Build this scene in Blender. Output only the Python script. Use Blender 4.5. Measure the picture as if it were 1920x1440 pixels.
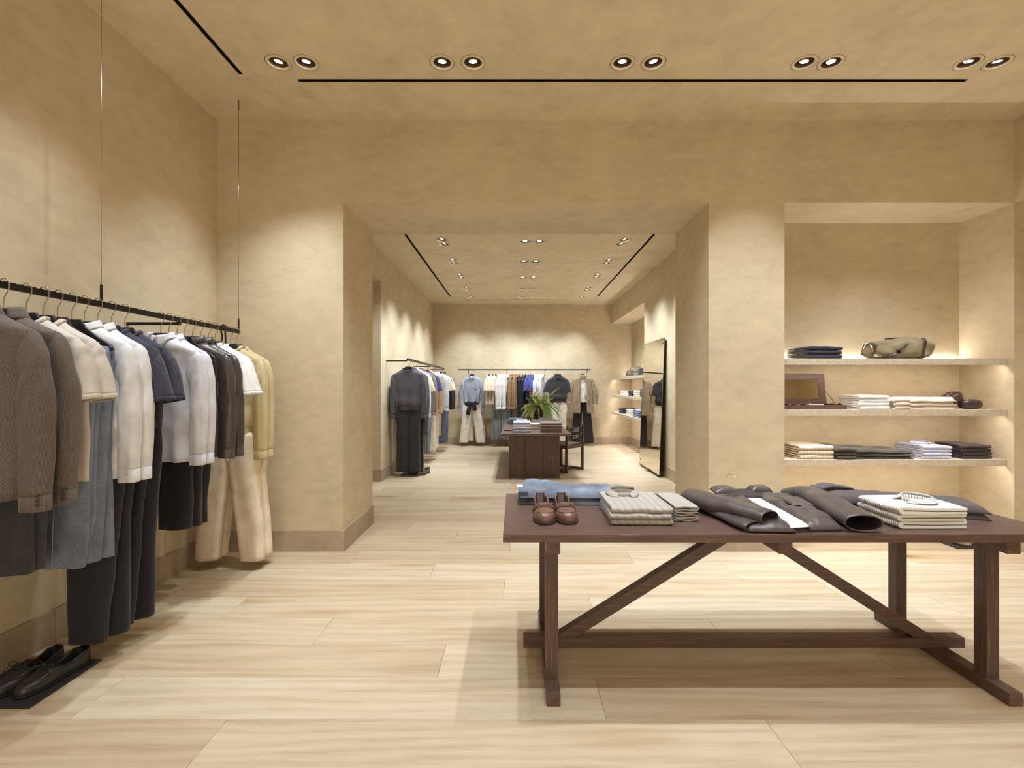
import bpy, math, random
from mathutils import Vector, Matrix, noise, geometry
# ------------------------------------------------------------------ clear
for o in list(bpy.data.objects): bpy.data.objects.remove(o)
sc = bpy.context.scene
COL = sc.collection
PI = math.pi
rnd = random.Random(7)
# ------------------------------------------------------------------ camera (1920x1440 frame, 17 mm shift lens)
F, VX, VY, CH = 907.0, 966.0, 725.0, 1.35
cam = bpy.data.objects.new('camera', bpy.data.cameras.new('camera')); COL.objects.link(cam)
cam.location = (0, 0, CH); cam.rotation_euler = (PI/2, 0, 0)
cam.data.sensor_width = 36; cam.data.lens = 36*F/1920
cam.data.shift_x = -(VX-960)/1920; cam.data.shift_y = (VY-720)/1920
cam.data.clip_start = .02
sc.camera = cam
# ------------------------------------------------------------------ world and exposure
w = bpy.data.worlds.new('world'); sc.world = w; w.use_nodes = True
w.node_tree.nodes['Background'].inputs[0].default_value = (1, .86, .64, 1)
w.node_tree.nodes['Background'].inputs[1].default_value = 1.9  # warm fill, entering by the opening added behind the camera
sc.view_settings.view_transform = 'Standard'; sc.view_settings.look = 'None'
sc.view_settings.gamma = 1; sc.view_settings.use_curve_mapping = False
sc.view_settings.exposure = 0.0
SPOT_W = 106.0          # power of one downlight
LAMP_COL = (.84, .925, 1.0)
# ------------------------------------------------------------------ materials
def lin(c):
    f = lambda v: (v/255/12.92) if v/255 <= .04045 else ((v/255+.055)/1.055)**2.4
    return (f(c[0]), f(c[1]), f(c[2]), 1)
class N:
    def __init__(s, name):
        s.m = bpy.data.materials.new(name); s.m.use_nodes = True
        s.t = s.m.node_tree; s.b = s.t.nodes['Principled BSDF']; s.c = None
    def add(s, typ, **kw):
        n = s.t.nodes.new(typ)
        for k, v in kw.items():
            if k in n.inputs: n.inputs[k].default_value = v
            else: setattr(n, k, v)
        return n
    def link(s, a, b): s.t.links.new(a, b)
    def coord(s, scale=(1, 1, 1), out='Object', rot=(0, 0, 0)):
        if s.c is None: s.c = s.add('ShaderNodeTexCoord')
        mp = s.add('ShaderNodeMapping'); mp.inputs['Scale'].default_value = scale; mp.inputs['Rotation'].default_value = rot
        s.link(s.c.outputs[out], mp.inputs[0]); return mp.outputs[0]
    def cloth(s, scale=(1, 1, 1), rot=(0, 0, 0)):
        a = s.add('ShaderNodeAttribute', attribute_name='cloth'); mp = s.add('ShaderNodeMapping'); mp.inputs['Scale'].default_value = scale; mp.inputs['Rotation'].default_value = rot
        s.link(a.outputs['Vector'], mp.inputs[0]); return mp.outputs[0]
    def noise(s, scale, co=None, detail=3, rough=.55):
        n = s.add('ShaderNodeTexNoise', Scale=scale, Detail=detail, Roughness=rough)
        s.link(co or s.coord(), n.inputs['Vector']); return n.outputs['Fac']
    def wave(s, scale, co, dist=0, direction='X', detail=0):
        n = s.add('ShaderNodeTexWave', Scale=scale, Distortion=dist, Detail=detail); n.bands_direction = direction
        s.link(co, n.inputs['Vector']); return n.outputs['Fac']
    def ramp(s, fac, stops):
        r = s.add('ShaderNodeValToRGB'); e = r.color_ramp.elements
        while len(e) < len(stops): e.new(.5)
        for i, (p, c) in enumerate(stops): e[i].position = p; e[i].color = c
        s.link(fac, r.inputs[0]); return r.outputs[0]
    def math(s, op, a, b):
        n = s.add('ShaderNodeMath', operation=op)
        for i, v in enumerate((a, b)):
            if isinstance(v, (int, float)): n.inputs[i].default_value = v
            else: s.link(v, n.inputs[i])
        return n.outputs[0]
    def mix(s, fac, a, b, mode='MIX'):
        n = s.add('ShaderNodeMix', data_type='RGBA', blend_type=mode)
        for i, v in ((0, fac), (6, a), (7, b)):
            if isinstance(v, (int, float, tuple)): n.inputs[i].default_value = v
            else: s.link(v, n.inputs[i])
        return n.outputs[2]
    def color(s, c):
        if isinstance(c, tuple): s.b.inputs['Base Color'].default_value = c
        else: s.link(c, s.b.inputs['Base Color'])
    def bump(s, h, strength=.3, dist=.002):
        n = s.add('ShaderNodeBump', Strength=strength, Distance=dist); s.link(h, n.inputs['Height'])
        s.link(n.outputs[0], s.b.inputs['Normal'])
    def set(s, **kw):
        for k, v in kw.items(): s.b.inputs[k.replace('_', ' ')].default_value = v
        return s.m
def sc3(c, k): return tuple(max(0, min(255, v*k)) for v in c)
def plaster(name, c):
    n = N(name); co = n.coord()
    a = n.noise(1.6, co, 7, .66); b = n.noise(4, n.coord((1.6, 1.6, 3.4), rot=(.3, .5, .7)), 5, .6)
    f = n.math('ADD', n.math('MULTIPLY', a, .55), n.math('MULTIPLY', b, .45))
    n.color(n.ramp(f, [(.33, lin(sc3(c, .925))), (.5, lin(c)), (.67, lin(sc3(c, 1.05)))]))
    n.bump(n.noise(14, co, 5, .6), .12, .01)
    return n.set(Roughness=.72)
def stone(name, c):
    n = N(name); co = n.coord()
    a = n.noise(3, co, 6, .65)
    i = n.add('ShaderNodeObjectInfo')
    base = n.ramp(a, [(.3, lin(sc3(c, .9))), (.7, lin(sc3(c, 1.08)))])
    n.color(n.mix(n.math('MULTIPLY', i.outputs['Random'], .12), base, lin(sc3(c, .75))))
    n.bump(n.noise(60, co, 4), .08, .003)
    return n.set(Roughness=.5)
def oak(name):
    n = N(name); i = n.add('ShaderNodeObjectInfo')
    off = n.add('ShaderNodeVectorMath', operation='SCALE'); n.link(i.outputs['Location'], off.inputs[0]); off.inputs['Scale'].default_value = 13.7
    ad = n.add('ShaderNodeVectorMath', operation='ADD'); n.link(n.coord((.7, 5, 5)), ad.inputs[0]); n.link(off.outputs[0], ad.inputs[1])
    v = ad.outputs[0]
    a = n.noise(1.5, v, 6, .62)
    ad2 = n.add('ShaderNodeVectorMath', operation='ADD'); n.link(n.coord((1.4, 40, 40)), ad2.inputs[0]); n.link(off.outputs[0], ad2.inputs[1])
    b = n.noise(2.6, ad2.outputs[0], 5, .7)
    wv = n.add('ShaderNodeTexWave', Scale=.8, Distortion=14.0, Detail=4.0); wv.inputs['Detail Scale'].default_value = .9; wv.bands_direction = 'Y'; n.link(v, wv.inputs['Vector'])
    f = n.math('ADD', n.math('MULTIPLY', a, .55), n.math('ADD', n.math('MULTIPLY', b, .36), n.math('MULTIPLY', wv.outputs['Fac'], .11)))
    c = n.ramp(f, [(.33, lin((184, 163, 135))), (.5, lin((205, 188, 162))), (.67, lin((216, 203, 181)))])
    t = n.ramp(i.outputs['Random'], [(0, lin((236, 228, 218))), (.5, lin((248, 244, 238))), (1, lin((255, 255, 255)))])
    kv = n.add('ShaderNodeVectorMath', operation='ADD'); n.link(n.coord((1.1, 4.5, 4.5)), kv.inputs[0]); n.link(off.outputs[0], kv.inputs[1])
    vo = n.add('ShaderNodeTexVoronoi', Scale=.55); n.link(kv.outputs[0], vo.inputs['Vector'])
    kn = n.ramp(vo.outputs['Distance'], [(.02, lin((150, 112, 78))), (.10, lin((236, 224, 206))), (.22, (1, 1, 1, 1))])
    n.color(n.mix(1.0, n.mix(1.0, c, t, 'MULTIPLY'), kn, 'MULTIPLY')); n.bump(b, .06, .002)
    return n.set(Roughness=.42)
def darkwood(name, c, axis=0):
    n = N(name); s = [38, 38, 38]; s[axis] = 1.6
    a = n.noise(2.2, n.coord(tuple(s)), 5, .65)
    s2 = [110, 110, 110]; s2[axis] = 4
    b = n.noise(2, n.coord(tuple(s2)), 3, .6)
    f = n.math('ADD', n.math('MULTIPLY', a, .6), n.math('MULTIPLY', b, .4))
    n.color(n.ramp(f, [(.3, lin(sc3(c, .72))), (.52, lin(c)), (.59, lin(sc3(c, 1.10))), (.65, lin((134, 112, 104)))]))
    n.bump(f, .15, .002)
    return n.set(Roughness=.42)
FAB = {}
def fabric(c, kind='plain', rough=.85, c2=None, scale=1.0):
    key = (c, kind, c2, scale)
    if key in FAB: return FAB[key]
    n = N('cloth_%s_%d_%d_%d' % ((kind,)+c)); co = n.coord(); L = lin(c)
    if kind in ('plain', 'cotton'):
        a = n.noise(9, co, 4); n.color(n.ramp(a, [(.3, lin(sc3(c, .93))), (.7, lin(sc3(c, 1.04)))]))
        n.bump(n.noise(20, n.coord((1, 1, .45)), 5, .62), .34, .013)
    elif kind == 'wool':
        a = n.noise(420, co, 2, .7); s = n.wave(85, n.cloth(), .3, 'X')
        f = n.math('ADD', n.math('MULTIPLY', a, .72), n.math('MULTIPLY', s, .28))
        n.color(n.ramp(f, [(.32, lin(sc3(c, .70))), (.5, L), (.68, lin(sc3(c, 1.35)))]))
        n.bump(n.noise(18, n.coord((1, 1, .5)), 4, .6), .3, .015)
    elif kind == 'knit':
        v = n.wave(70*scale, n.cloth(), .6, 'X'); f = n.math('ADD', n.math('MULTIPLY', v, .5), n.math('MULTIPLY', n.noise(260, co, 2), .5))
        n.color(n.ramp(f, [(.2, lin(sc3(c, .91))), (.5, L), (.8, lin(sc3(c, 1.05)))])); n.bump(f, .3, .003)
    elif kind == 'cable':
        v = n.wave(12*scale, n.cloth(), .0, 'X'); h = n.wave(17*scale, n.cloth(rot=(0, 0, .75)), .0, 'Y')
        f = n.math('ADD', n.math('MULTIPLY', n.math('MULTIPLY', v, h), .75), n.math('MULTIPLY', n.noise(240, co, 2), .25))
        n.color(n.ramp(f, [(.08, lin(sc3(c, .90))), (.3, L), (.9, lin(sc3(c, 1.05)))])); n.bump(f, .38, .005)
    elif kind == 'denim':
        a = n.noise(4.5, n.coord((1, 1, .5)), 4, .6); b = n.noise(330, co, 2, .7)
        f = n.math('ADD', n.math('MULTIPLY', a, .65), n.math('MULTIPLY', b, .35))
        n.color(n.ramp(f, [(.33, lin(sc3(c, .66))), (.5, L), (.66, lin(sc3(c, 1.35)))]))
        n.bump(n.noise(30, n.coord((1, 1, .6)), 4, .6), .3, .008)
    elif kind == 'leather':
        a = n.noise(7, co, 4, .6); n.color(n.ramp(a, [(.3, lin(sc3(c, .85))), (.7, lin(sc3(c, 1.15)))]))
        n.bump(n.math('ADD', n.math('MULTIPLY', n.noise(16, n.coord((1, 1, .6)), 5, .65), 1.0), n.math('MULTIPLY', n.noise(240, co, 2), .05)), .35, .012); rough = .32
    elif kind == 'suede':
        a = n.noise(26, co, 5, .7); n.color(n.ramp(a, [(.3, lin(sc3(c, .72))), (.7, lin(sc3(c, 1.2)))])); n.bump(a, .25, .006)
    elif kind == 'stripe':
        s = n.wave(34*scale, n.cloth(), .0, 'X'); n.color(n.ramp(s, [(.74, L), (.90, lin(c2))])); n.bump(n.noise(22, co, 4), .18, .01)
    if kind not in ('leather',): n.b.inputs['Sheen Weight'].default_value = .12
    FAB[key] = n.set(Roughness=rough); return FAB[key]
def simple(name, c, rough=.5, metal=0, bumpy=0):
    n = N(name)
    a = n.noise(40, None, 3); n.color(n.ramp(a, [(.3, lin(sc3(c, .95))), (.7, lin(sc3(c, 1.05)))]))
    if bumpy: n.bump(n.noise(bumpy, None, 4), .2, .004)
    return n.set(Roughness=rough, Metallic=metal)
def emis(name, c, s):
    n = N(name); n.b.inputs['Emission Color'].default_value = c; n.b.inputs['Emission Strength'].default_value = s
    return n.set(Roughness=.5)
M = dict(
    wall=plaster('limewash_plaster', (207, 191, 161)), ceil=plaster('limewash_bounce_lit', (222, 207, 176)), stone=stone('taupe_stone', (174, 156, 133)),  # ceil is the wall plaster, lightened in colour for missing bounce light
    oak=oak('pale_oak'), sub=simple('subfloor', (70, 55, 40), .9), wood=darkwood('wenge', (98, 74, 66), 0), woody=darkwood('wenge_lengthways', (98, 74, 66), 1), woodz=darkwood('wenge_upright', (92, 68, 60), 2),
    black=simple('black_metal', (38, 36, 35), .4, .6), hanger=simple('black_hanger', (44, 43, 46), .42), hook=simple('brass_wire', (166, 146, 116), .3, 1.0),
    steel=simple('steel_cable', (170, 165, 158), .3, 1), slot=simple('slot_black', (8, 8, 8), .9), shelf=simple('shelf_paint', (205, 191, 170), .6, 0, 200),
    housing=simple('lamp_housing', (112, 92, 70), .6, 0), lens=emis('lamp_lens', (1, .97, .92, 1), 14), led=emis('led_strip', (1, .94, .89, 1), 55), led_up=emis('led_strip_up', (1, .94, .89, 1), 160),
    plate=simple('charcoal_board', (44, 43, 43), .6, 0, 150), button=simple('horn_button', (58, 48, 42), .35), pearl=simple('pearl_button', (226, 220, 210), .3), chrome=simple('chrome', (210, 208, 205), .15, 1),
    mirror=N('mirror_glass').set(Base_Color=(.80, .74, .62, 1), Metallic=1, Roughness=.015), small_mirror=N('silvered_mirror').set(Base_Color=(.88, .86, .8, 1), Metallic=1, Roughness=.02),
    vase=simple('dark_clay', (62, 56, 52), .55, 0, 30), brown=fabric((112, 82, 70), 'leather'), sole=simple('rubber_sole', (66, 54, 46), .5), dsole=simple('black_sole', (24, 23, 23), .5),
    blackleather=fabric((42, 39, 38), 'leather'), tan=fabric((168, 138, 108), 'suede'), shaded_insole=simple('shaded_insole', (64, 44, 36), .8), clip=simple('clip_metal', (150, 146, 138), .3, 1), tag=simple('paper_tag', (235, 232, 226), .7),
)
# ------------------------------------------------------------------ mesh building
class MB:
    def __init__(s): s.v = []; s.f = []; s.c = {}
    def box(s, x0, x1, y0, y1, z0, z1):
        b = len(s.v); s.v += [(x, y, z) for z in (z0, z1) for y in (y0, y1) for x in (x0, x1)]
        s.f += [tuple(b+i for i in q) for q in ((0, 2, 3, 1), (4, 5, 7, 6), (0, 1, 5, 4), (2, 6, 7, 3), (0, 4, 6, 2), (1, 3, 7, 5))]; return s
    def loft(s, rings, closed=True, cap0=False, cap1=False, swap=False):
        b = len(s.v); n = len(rings[0]); va = 0.0; pm = None
        for i, r in enumerate(rings):                   # cloth coordinates: metres round and along
            q = r[n//4]; va += 0 if pm is None else math.dist(q, pm); pm = q; ua = 0.0
            for j in range(n):
                if j: ua += math.dist(r[j], r[j-1])
                s.c[b+i*n+j] = (va, ua) if swap else (ua, va)
        for r in rings: s.v += [tuple(p) for p in r]
        for i in range(len(rings)-1):
            for j in range(n if closed else n-1):
                k = (j+1) % n
                s.f.append((b+i*n+j, b+i*n+k, b+(i+1)*n+k, b+(i+1)*n+j))
        if cap0: s.f.append(tuple(b+j for j in reversed(range(n))))
        if cap1: s.f.append(tuple(b+(len(rings)-1)*n+j for j in range(n)))
        return s
    def tube(s, path, r, n=8, flat=1.0, caps=True):
        path = [Vector(p) for p in path]; rings = []; up = None
        for i, p in enumerate(path):
            t = (path[min(i+1, len(path)-1)]-path[max(i-1, 0)]).normalized()
            if up is None:
                up = Vector((0, 1, 0)) if abs(t.y) < .9 else Vector((1, 0, 0))
            a = t.cross(up).normalized(); bb = t.cross(a).normalized(); up = -bb if up.dot(bb) < 0 else bb
            rr = r[i] if isinstance(r, (list, tuple)) else r
            rings.append([p+a*math.cos(2*PI*j/n)*rr+up*math.sin(2*PI*j/n)*rr*flat for j in range(n)])
        return s.loft(rings, True, caps, caps)
    def prism(s, pts, a0, a1, axis='y'):
        def P(u, v, a): return {'y': (u, a, v), 'x': (a, u, v), 'z': (u, v, a)}[axis]
        return s.loft([[P(u, v, a0) for u, v in pts], [P(u, v, a1) for u, v in pts]], True, True, True)
    def lathe(s, prof, n=24, c=(0, 0, 0), cap0=False, cap1=False):
        return s.loft([[(c[0]+r*math.cos(2*PI*j/n), c[1]+r*math.sin(2*PI*j/n), c[2]+z) for j in range(n)] for r, z in prof], True, cap0, cap1)
    def grid(s, fn, nu, nv):
        return s.loft([[fn(i/nu, j/nv) for j in range(nv+1)] for i in range(nu+1)], False)
    def mesh(s, name, mat, smooth=True):
        me = bpy.data.meshes.new(name); me.from_pydata(s.v, [], s.f); me.validate(); me.update()
        import bmesh
        bm = bmesh.new(); bm.from_mesh(me); bmesh.ops.recalc_face_normals(bm, faces=bm.faces); bm.to_mesh(me); bm.free()
        if smooth: me.polygons.foreach_set('use_smooth', [True]*len(me.polygons))
        if s.c:
            a = me.attributes.new('cloth', 'FLOAT_VECTOR', 'POINT'); d = []
            for i in range(len(s.v)): d += [*s.c.get(i, (s.v[i][0], s.v[i][2])), 0.0]
            a.data.foreach_set('vector', d)
        me.materials.append(mat); return me
    def build(s, name, mat, parent=None, smooth=False, bevel=0, sub=0, auto=None, solid=0):
        me = s.mesh(name, mat, smooth); o = bpy.data.objects.new(name, me); COL.objects.link(o)
        if auto is not None: me.set_sharp_from_angle(angle=auto)
        if parent: o.parent = parent
        if solid: m = o.modifiers.new('thickness', 'SOLIDIFY'); m.thickness = solid; m.offset = 0
        if bevel: m = o.modifiers.new('bevel', 'BEVEL'); m.width = bevel; m.segments = 2; m.limit_method = 'ANGLE'
        if sub: m = o.modifiers.new('sub', 'SUBSURF'); m.levels = sub; m.render_levels = sub
        return o
def obj_of(me, name, parent=None, loc=None, rot=None):
    o = bpy.data.objects.new(name, me); COL.objects.link(o)
    if parent: o.parent = parent
    if loc is not None: o.location = loc
    if rot is not None: o.rotation_euler = rot
    return o
def tag(o, label, cat, group=None):
    o['label'] = label; o['category'] = cat
    if group: o['group'] = group
    return o
def thing(name, label, cat, loc=(0, 0, 0), rz=0, group=None):
    o = bpy.data.objects.new(name, None); COL.objects.link(o); o.empty_display_size = .05
    o.location = loc; o.rotation_euler = (0, 0, rz); return tag(o, label, cat, group)
def structure(o, label=None, cat=None):
    o['kind'] = 'structure'
    if label: o['label'] = label
    if cat: o['category'] = cat
    return o
def dup(root, loc, rz, label, group=None):
    r = root.copy(); COL.objects.link(r); r.location = loc; r.rotation_euler = (0, 0, rz); r['label'] = label
    if group: r['group'] = group
    for ch in list(root.children):
        c = ch.copy(); COL.objects.link(c); c.parent = r
        for g in list(ch.children):
            d = g.copy(); COL.objects.link(d); d.parent = c
    return r
ORD = ['first', 'second', 'third', 'fourth', 'fifth', 'sixth', 'seventh', 'eighth', 'ninth', 'tenth']
def nz(x, y, z): return noise.noise(Vector((x, y, z)))
def sm(a, b, t): t = max(0, min(1, (t-a)/(b-a))); return t*t*(3-2*t)
def lerp(a, b, t): return a+(b-a)*t
# ------------------------------------------------------------------ ROOM SHELL
XL, XR, YA, YB, H1, HO = -2.446, 4.10, 3.975, 4.80, 3.537, 2.86      # front room
X2L, X2R, YF, H2 = -1.9125, 2.25, 11.34, 3.27                        # room beyond the opening
YBACK = -3.0
def shell(name, boxes, label, mat='wall'):
    m = MB()
    for b in boxes: m.box(*b)
    return structure(m.build(name, M[mat]), label, 'wall')
shell('wall_left', [(XL-.15, XL, YBACK, YA, 0, H1)], 'tan limewashed wall behind the near hanging rail')
shell('wall_back', [(XL-.15, -1.9, YBACK-.15, YBACK, 0, H1), (3.6, XR+.7, YBACK-.15, YBACK, 0, H1), (-1.9, 3.6, YBACK-.15, YBACK, 3.0, H1)], 'tan limewashed wall behind the viewer, with an unseen opening added for fill light')  # opening added out of view so the world can brighten the upper walls
shell('wall_partition', [(-3.3, -1.416, YA, YB, 0, 3.7), (-1.416, 1.59, YA, YB, 2.862, 3.7), (1.59, 2.213, YA, YB, 0, 3.7),
      (2.213, 4.8, 4.467, YB, 0, 3.7), (2.213, XR, YA, 4.467, HO, 3.7), (XR, 4.8, YA, 4.467, 0, 3.7)], 'thick tan plaster wall with wide opening and shelf niche')
shell('wall_right', [(XR, 4.8, YBACK, YA, HO, H1), (4.6, 4.8, YBACK, YA, 0, HO), (XR, 4.6, YBACK, 1.0, 0, HO)], 'tan plaster wall with a recess beside the shelf niche')
shell('wall_left_rear', [(X2L-.15, X2L, YB, YF, 2.85, H2), (-3.3, X2L, 6.88, 7.05, 0, 2.85), (X2L-.15, X2L, 7.05, YF, 0, 2.85), (-3.3, -3.2, YB, 6.88, 0, 3.0), (-3.3, X2L-.15, YB, 6.88, 2.85, 3.0)], 'tan plaster wall behind the rear left hanging rail')
shell('wall_far', [(-2.1, 2.95, YF, YF+.15, 0, H2)], 'tan plaster wall behind the far hanging rail')
shell('wall_right_rear', [(X2R, 2.85, YB, 8.43, 0, H2), (X2R, 2.85, 8.43, YF, 2.82, H2), (2.72, 2.85, 8.43, YF, 0, 2.82)], 'tan plaster wall with shelf niche behind the leaning mirror')
# ---- lamps: (x, y, aim, label)
LAMPS1 = []
row = [(-1.60, -1.412), (-.494, -.285), (.724, .933), (1.953, 2.133), (3.06, 3.257)]
aims = [((-2.15, 3.65, .5), (-1.8, 3.80, .3)), ((-.7, 3.75, 0), (-.1, 3.85, 0)), ((.7, 3.8, 0), (1.5, 3.75, .3)), ((1.85, 3.80, .3), (2.1, 3.3, 0)), ((2.9, 3.95, .2), (3.5, 3.95, .2))]
for i in range(5):
    for j in range(2):
        LAMPS1.append((row[i][j], 3.268, aims[i][j], '%s lamp of the %s downlight pair from the left, front room ceiling' % (('left', 'right')[j], ORD[i]), 1.4 if i == 1 or (i, j) == (2, 0) else 1.0))
for y, tx in ((2.38, 'above the trestle table back'), (1.47, 'above the trestle table front')):
    for i, (x, a) in enumerate(((-1.62, (-2.12, y+.05, .85)), (-.31, (-.4, y, 0)), (.70, (.7, y, 0)), (1.95, (1.9, y+.1, 0)), (3.1, (3.3, y+.9, 0)))):
        LAMPS1.append((x, y, a, '%s recessed downlight from the left in the row %s' % (ORD[i], tx), 1.0))
for y, tx in ((.45, 'nearest overhead row'), (-1.3, 'rearmost row')):
    for i, x in enumerate((-1.62, .3, 2.3)):
        LAMPS1.append((x, y, (x if i else -2.1, y, 0 if i else .9), '%s recessed downlight from the left in the %s' % (ORD[i], tx), .8))
LAMPS2 = []
ys = [(6.33, 6.52), (7.35, 7.54), (8.33, 8.51), (9.41, 9.62), (10.36, 10.52)]
yc = [6.40, 7.44, 8.52, 9.46, 10.33]
for i in range(5):
    far = i == 4
    for j in range(2):
        nm = ('nearer', 'farther')[j]
        LAMPS2.append((-.96, ys[i][j], (-1.2, 11.2, 1.25) if far and j else (-1.85, ys[i][j]+.15, 1.15), '%s lamp of the %s pair in the left column, rear room ceiling' % (nm, ORD[i]), 1.0))
        LAMPS2.append((1.43, ys[i][j], (1.3, 11.2, 1.25) if far and j else (2.2, ys[i][j]+.1, 1.2), '%s lamp of the %s pair in the right column, rear room ceiling' % (nm, ORD[i]), 1.0))
    for j, x in enumerate((.13, .32)):
        LAMPS2.append((x, yc[i], ((-.35, .75)[j], 11.2, 1.2) if i >= 3 else (x+(-.1, .1)[j], yc[i], 0), '%s lamp of the %s pair in the middle column, rear room ceiling' % (('left', 'right')[j], ORD[i]), 1.0))
SLOTS1 = [(-1.931, -1.909, -2.2, 3.385), (-1.547, 3.22, 3.444, 3.468)]
SLOTS2 = [(-1.398, -1.372, 5.1, 10.3), (1.737, 1.763, 5.1, 10.3), (-1.15, 1.15, 10.67, 10.685)]
RH = .061
def ceiling(name, x0, x1, y0, y1, z, lamps, slots, label):
    polys = [[Vector((x0, y0, 0)), Vector((x1, y0, 0)), Vector((x1, y1, 0)), Vector((x0, y1, 0))]]
    for l in lamps: polys.append([Vector((l[0]+RH*math.cos(2*PI*k/24), l[1]+RH*math.sin(2*PI*k/24), 0)) for k in range(24)])
    for a, b, c, d in slots: polys.append([Vector((a, c, 0)), Vector((b, c, 0)), Vector((b, d, 0)), Vector((a, d, 0))])
    vs = [p for q in polys for p in q]
    tris = geometry.tessellate_polygon(polys)
    m = MB(); m.v = [(p.x, p.y, z) for p in vs]; m.f = [tuple(t) for t in tris]
    m.box(x0, x1, y0, y1, z+.16, z+.22)
    return structure(m.build(name, M['ceil']), label, 'ceiling')
ceiling('ceiling', XL, XR, YBACK, YA, H1, LAMPS1, SLOTS1, 'tan limewashed ceiling of the front room')
ceiling('ceiling_rear', X2L, X2R, YB, YF, H2, LAMPS2, SLOTS2, 'tan limewashed ceiling of the rear room')
for (a, b, c, d), z, lab in [(SLOTS1[0], H1, 'black linear slot running along the ceiling above the near rail'), (SLOTS1[1], H1, 'long black linear slot across the front room ceiling'),
        (SLOTS2[0], H2, 'black linear slot along the left of the rear ceiling'), (SLOTS2[1], H2, 'black linear slot along the right of the rear ceiling'), (SLOTS2[2], H2, 'thin black slot across the ceiling by the far wall')]:
    t = thing('ceiling_slot', lab, 'vent', ((a+b)/2, (c+d)/2, z), 0, 'linear ceiling slots')
    hx, hy = (b-a)/2, (d-c)/2
    m = MB().box(-hx, hx, -hy, hy, .05, .055).box(-hx-.004, -hx, -hy, hy, 0, .055).box(hx, hx+.004, -hy, hy, 0, .055).box(-hx, hx, -hy-.004, -hy, 0, .055).box(-hx, hx, hy, hy+.004, 0, .055)
    m.build('channel', M['slot'], t)
# ---- downlight fixtures
ME_TRIM = MB().lathe([(RH-.001, .004), (RH, -.003), (.080, -.003), (.082, 0)], 32).mesh('trim_ring', M['ceil'])
ME_GAP = MB().lathe([(.082, -.0005), (.0845, -.0005)], 32).mesh('shadow_gap', M['slot'])
ME_HOUS = MB().lathe([(RH, 0), (RH, .10), (.001, .10)], 24).mesh('housing', M['housing'])
ME_BARREL = MB().lathe([(.026, -.002), (.0335, 0), (.0335, .07), (.001, .07)], 20).mesh('lamp_barrel', M['housing'])
ME_LENS = MB().lathe([(.001, 0), (.027, 0)], 20).mesh('lens', M['lens'])
SPOTS = {}
for lamps, z, grp in ((LAMPS1, H1, 'downlights of the front room'), (LAMPS2, H2, 'downlights of the rear room')):
    for x, y, aim, lab, pw in lamps:
        t = thing('ceiling_downlight', lab, 'ceiling light', (x, y, z), 0, grp)
        obj_of(ME_TRIM, 'trim_ring', t); obj_of(ME_GAP, 'shadow_gap', t); obj_of(ME_HOUS, 'housing', t)
        dv = (Vector(aim)-Vector((x, y, z))).normalized(); q = Vector((0, 0, -1)).rotation_difference(dv)
        b = obj_of(ME_BARREL, 'lamp_barrel', t); b.rotation_mode = 'QUATERNION'; b.rotation_quaternion = q; b.location = Vector((0, 0, .010))
        l = obj_of(ME_LENS, 'lens', b)
        key = (grp, pw)
        if key not in SPOTS:
            d = bpy.data.lights.new('spot', 'SPOT'); d.energy = SPOT_W*pw*(1 if z == H1 else 1.08); d.color = LAMP_COL; d.spot_size = math.radians(74); d.spot_blend = 1.0; d.shadow_soft_size = .022
            SPOTS[key] = d
        s = bpy.data.objects.new('light_beam', SPOTS[key]); COL.objects.link(s); s.parent = t; s.location = (0, 0, -.006)
        s.rotation_mode = 'QUATERNION'; s.rotation_quaternion = q
# ---- floor planks
PW, PL, P0 = .286, 2.18, 1.9635
fl = MB().box(-3.3, 4.75, YBACK-.1, YF+.1, -.06, -.02).build('floor', M['sub']); structure(fl, 'pale oak plank floor running through both rooms', 'floor')
joint = {-1: -1.167, 0: .37, 1: -.362, 2: -1.061, 3: -1.71, 4: -.075, 5: -.606, 6: -1.27}
def plank_mesh(x0, x1, y0, y1):
    g, c, z = .0007, .0020, 0.0
    cx, cy = (x0+x1)/2, (y0+y1)/2; hx, hy = (x1-x0)/2-g, (y1-y0)/2-g
    rings = [[(sx*(hx-i), sy*(hy-i), zz) for sx, sy in ((-1, -1), (1, -1), (1, 1), (-1, 1))] for i, zz in ((0, -.02), (0, -c*.5), (c, z))]
    o = MB().loft(rings, True, False, True).build('plank', M['oak'], fl); o.location = (cx, cy, 0); return o
k0 = math.floor((YBACK-P0)/PW)
for k in range(k0, 40):
    y0, y1 = P0+k*PW, P0+(k+1)*PW
    if y0 > YF: break
    mid = (y0+y1)/2
    xa, xb = (XL, 4.62) if mid < YA else (-3.2, 2.74) if mid > YB else (-1.42, 4.12)
    j = joint.get(k, -1+((k*0.777) % 1)*PL)
    j -= math.ceil((j-xa)/PL)*PL
    xs = [xa]; j += PL
    while j < xb-.05:
        if j > xa+.05: xs.append(j)
        j += PL
    xs.append(xb)
    for a, b in zip(xs, xs[1:]): plank_mesh(a, b, max(y0, YBACK), min(y1, YF+.05))
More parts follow.
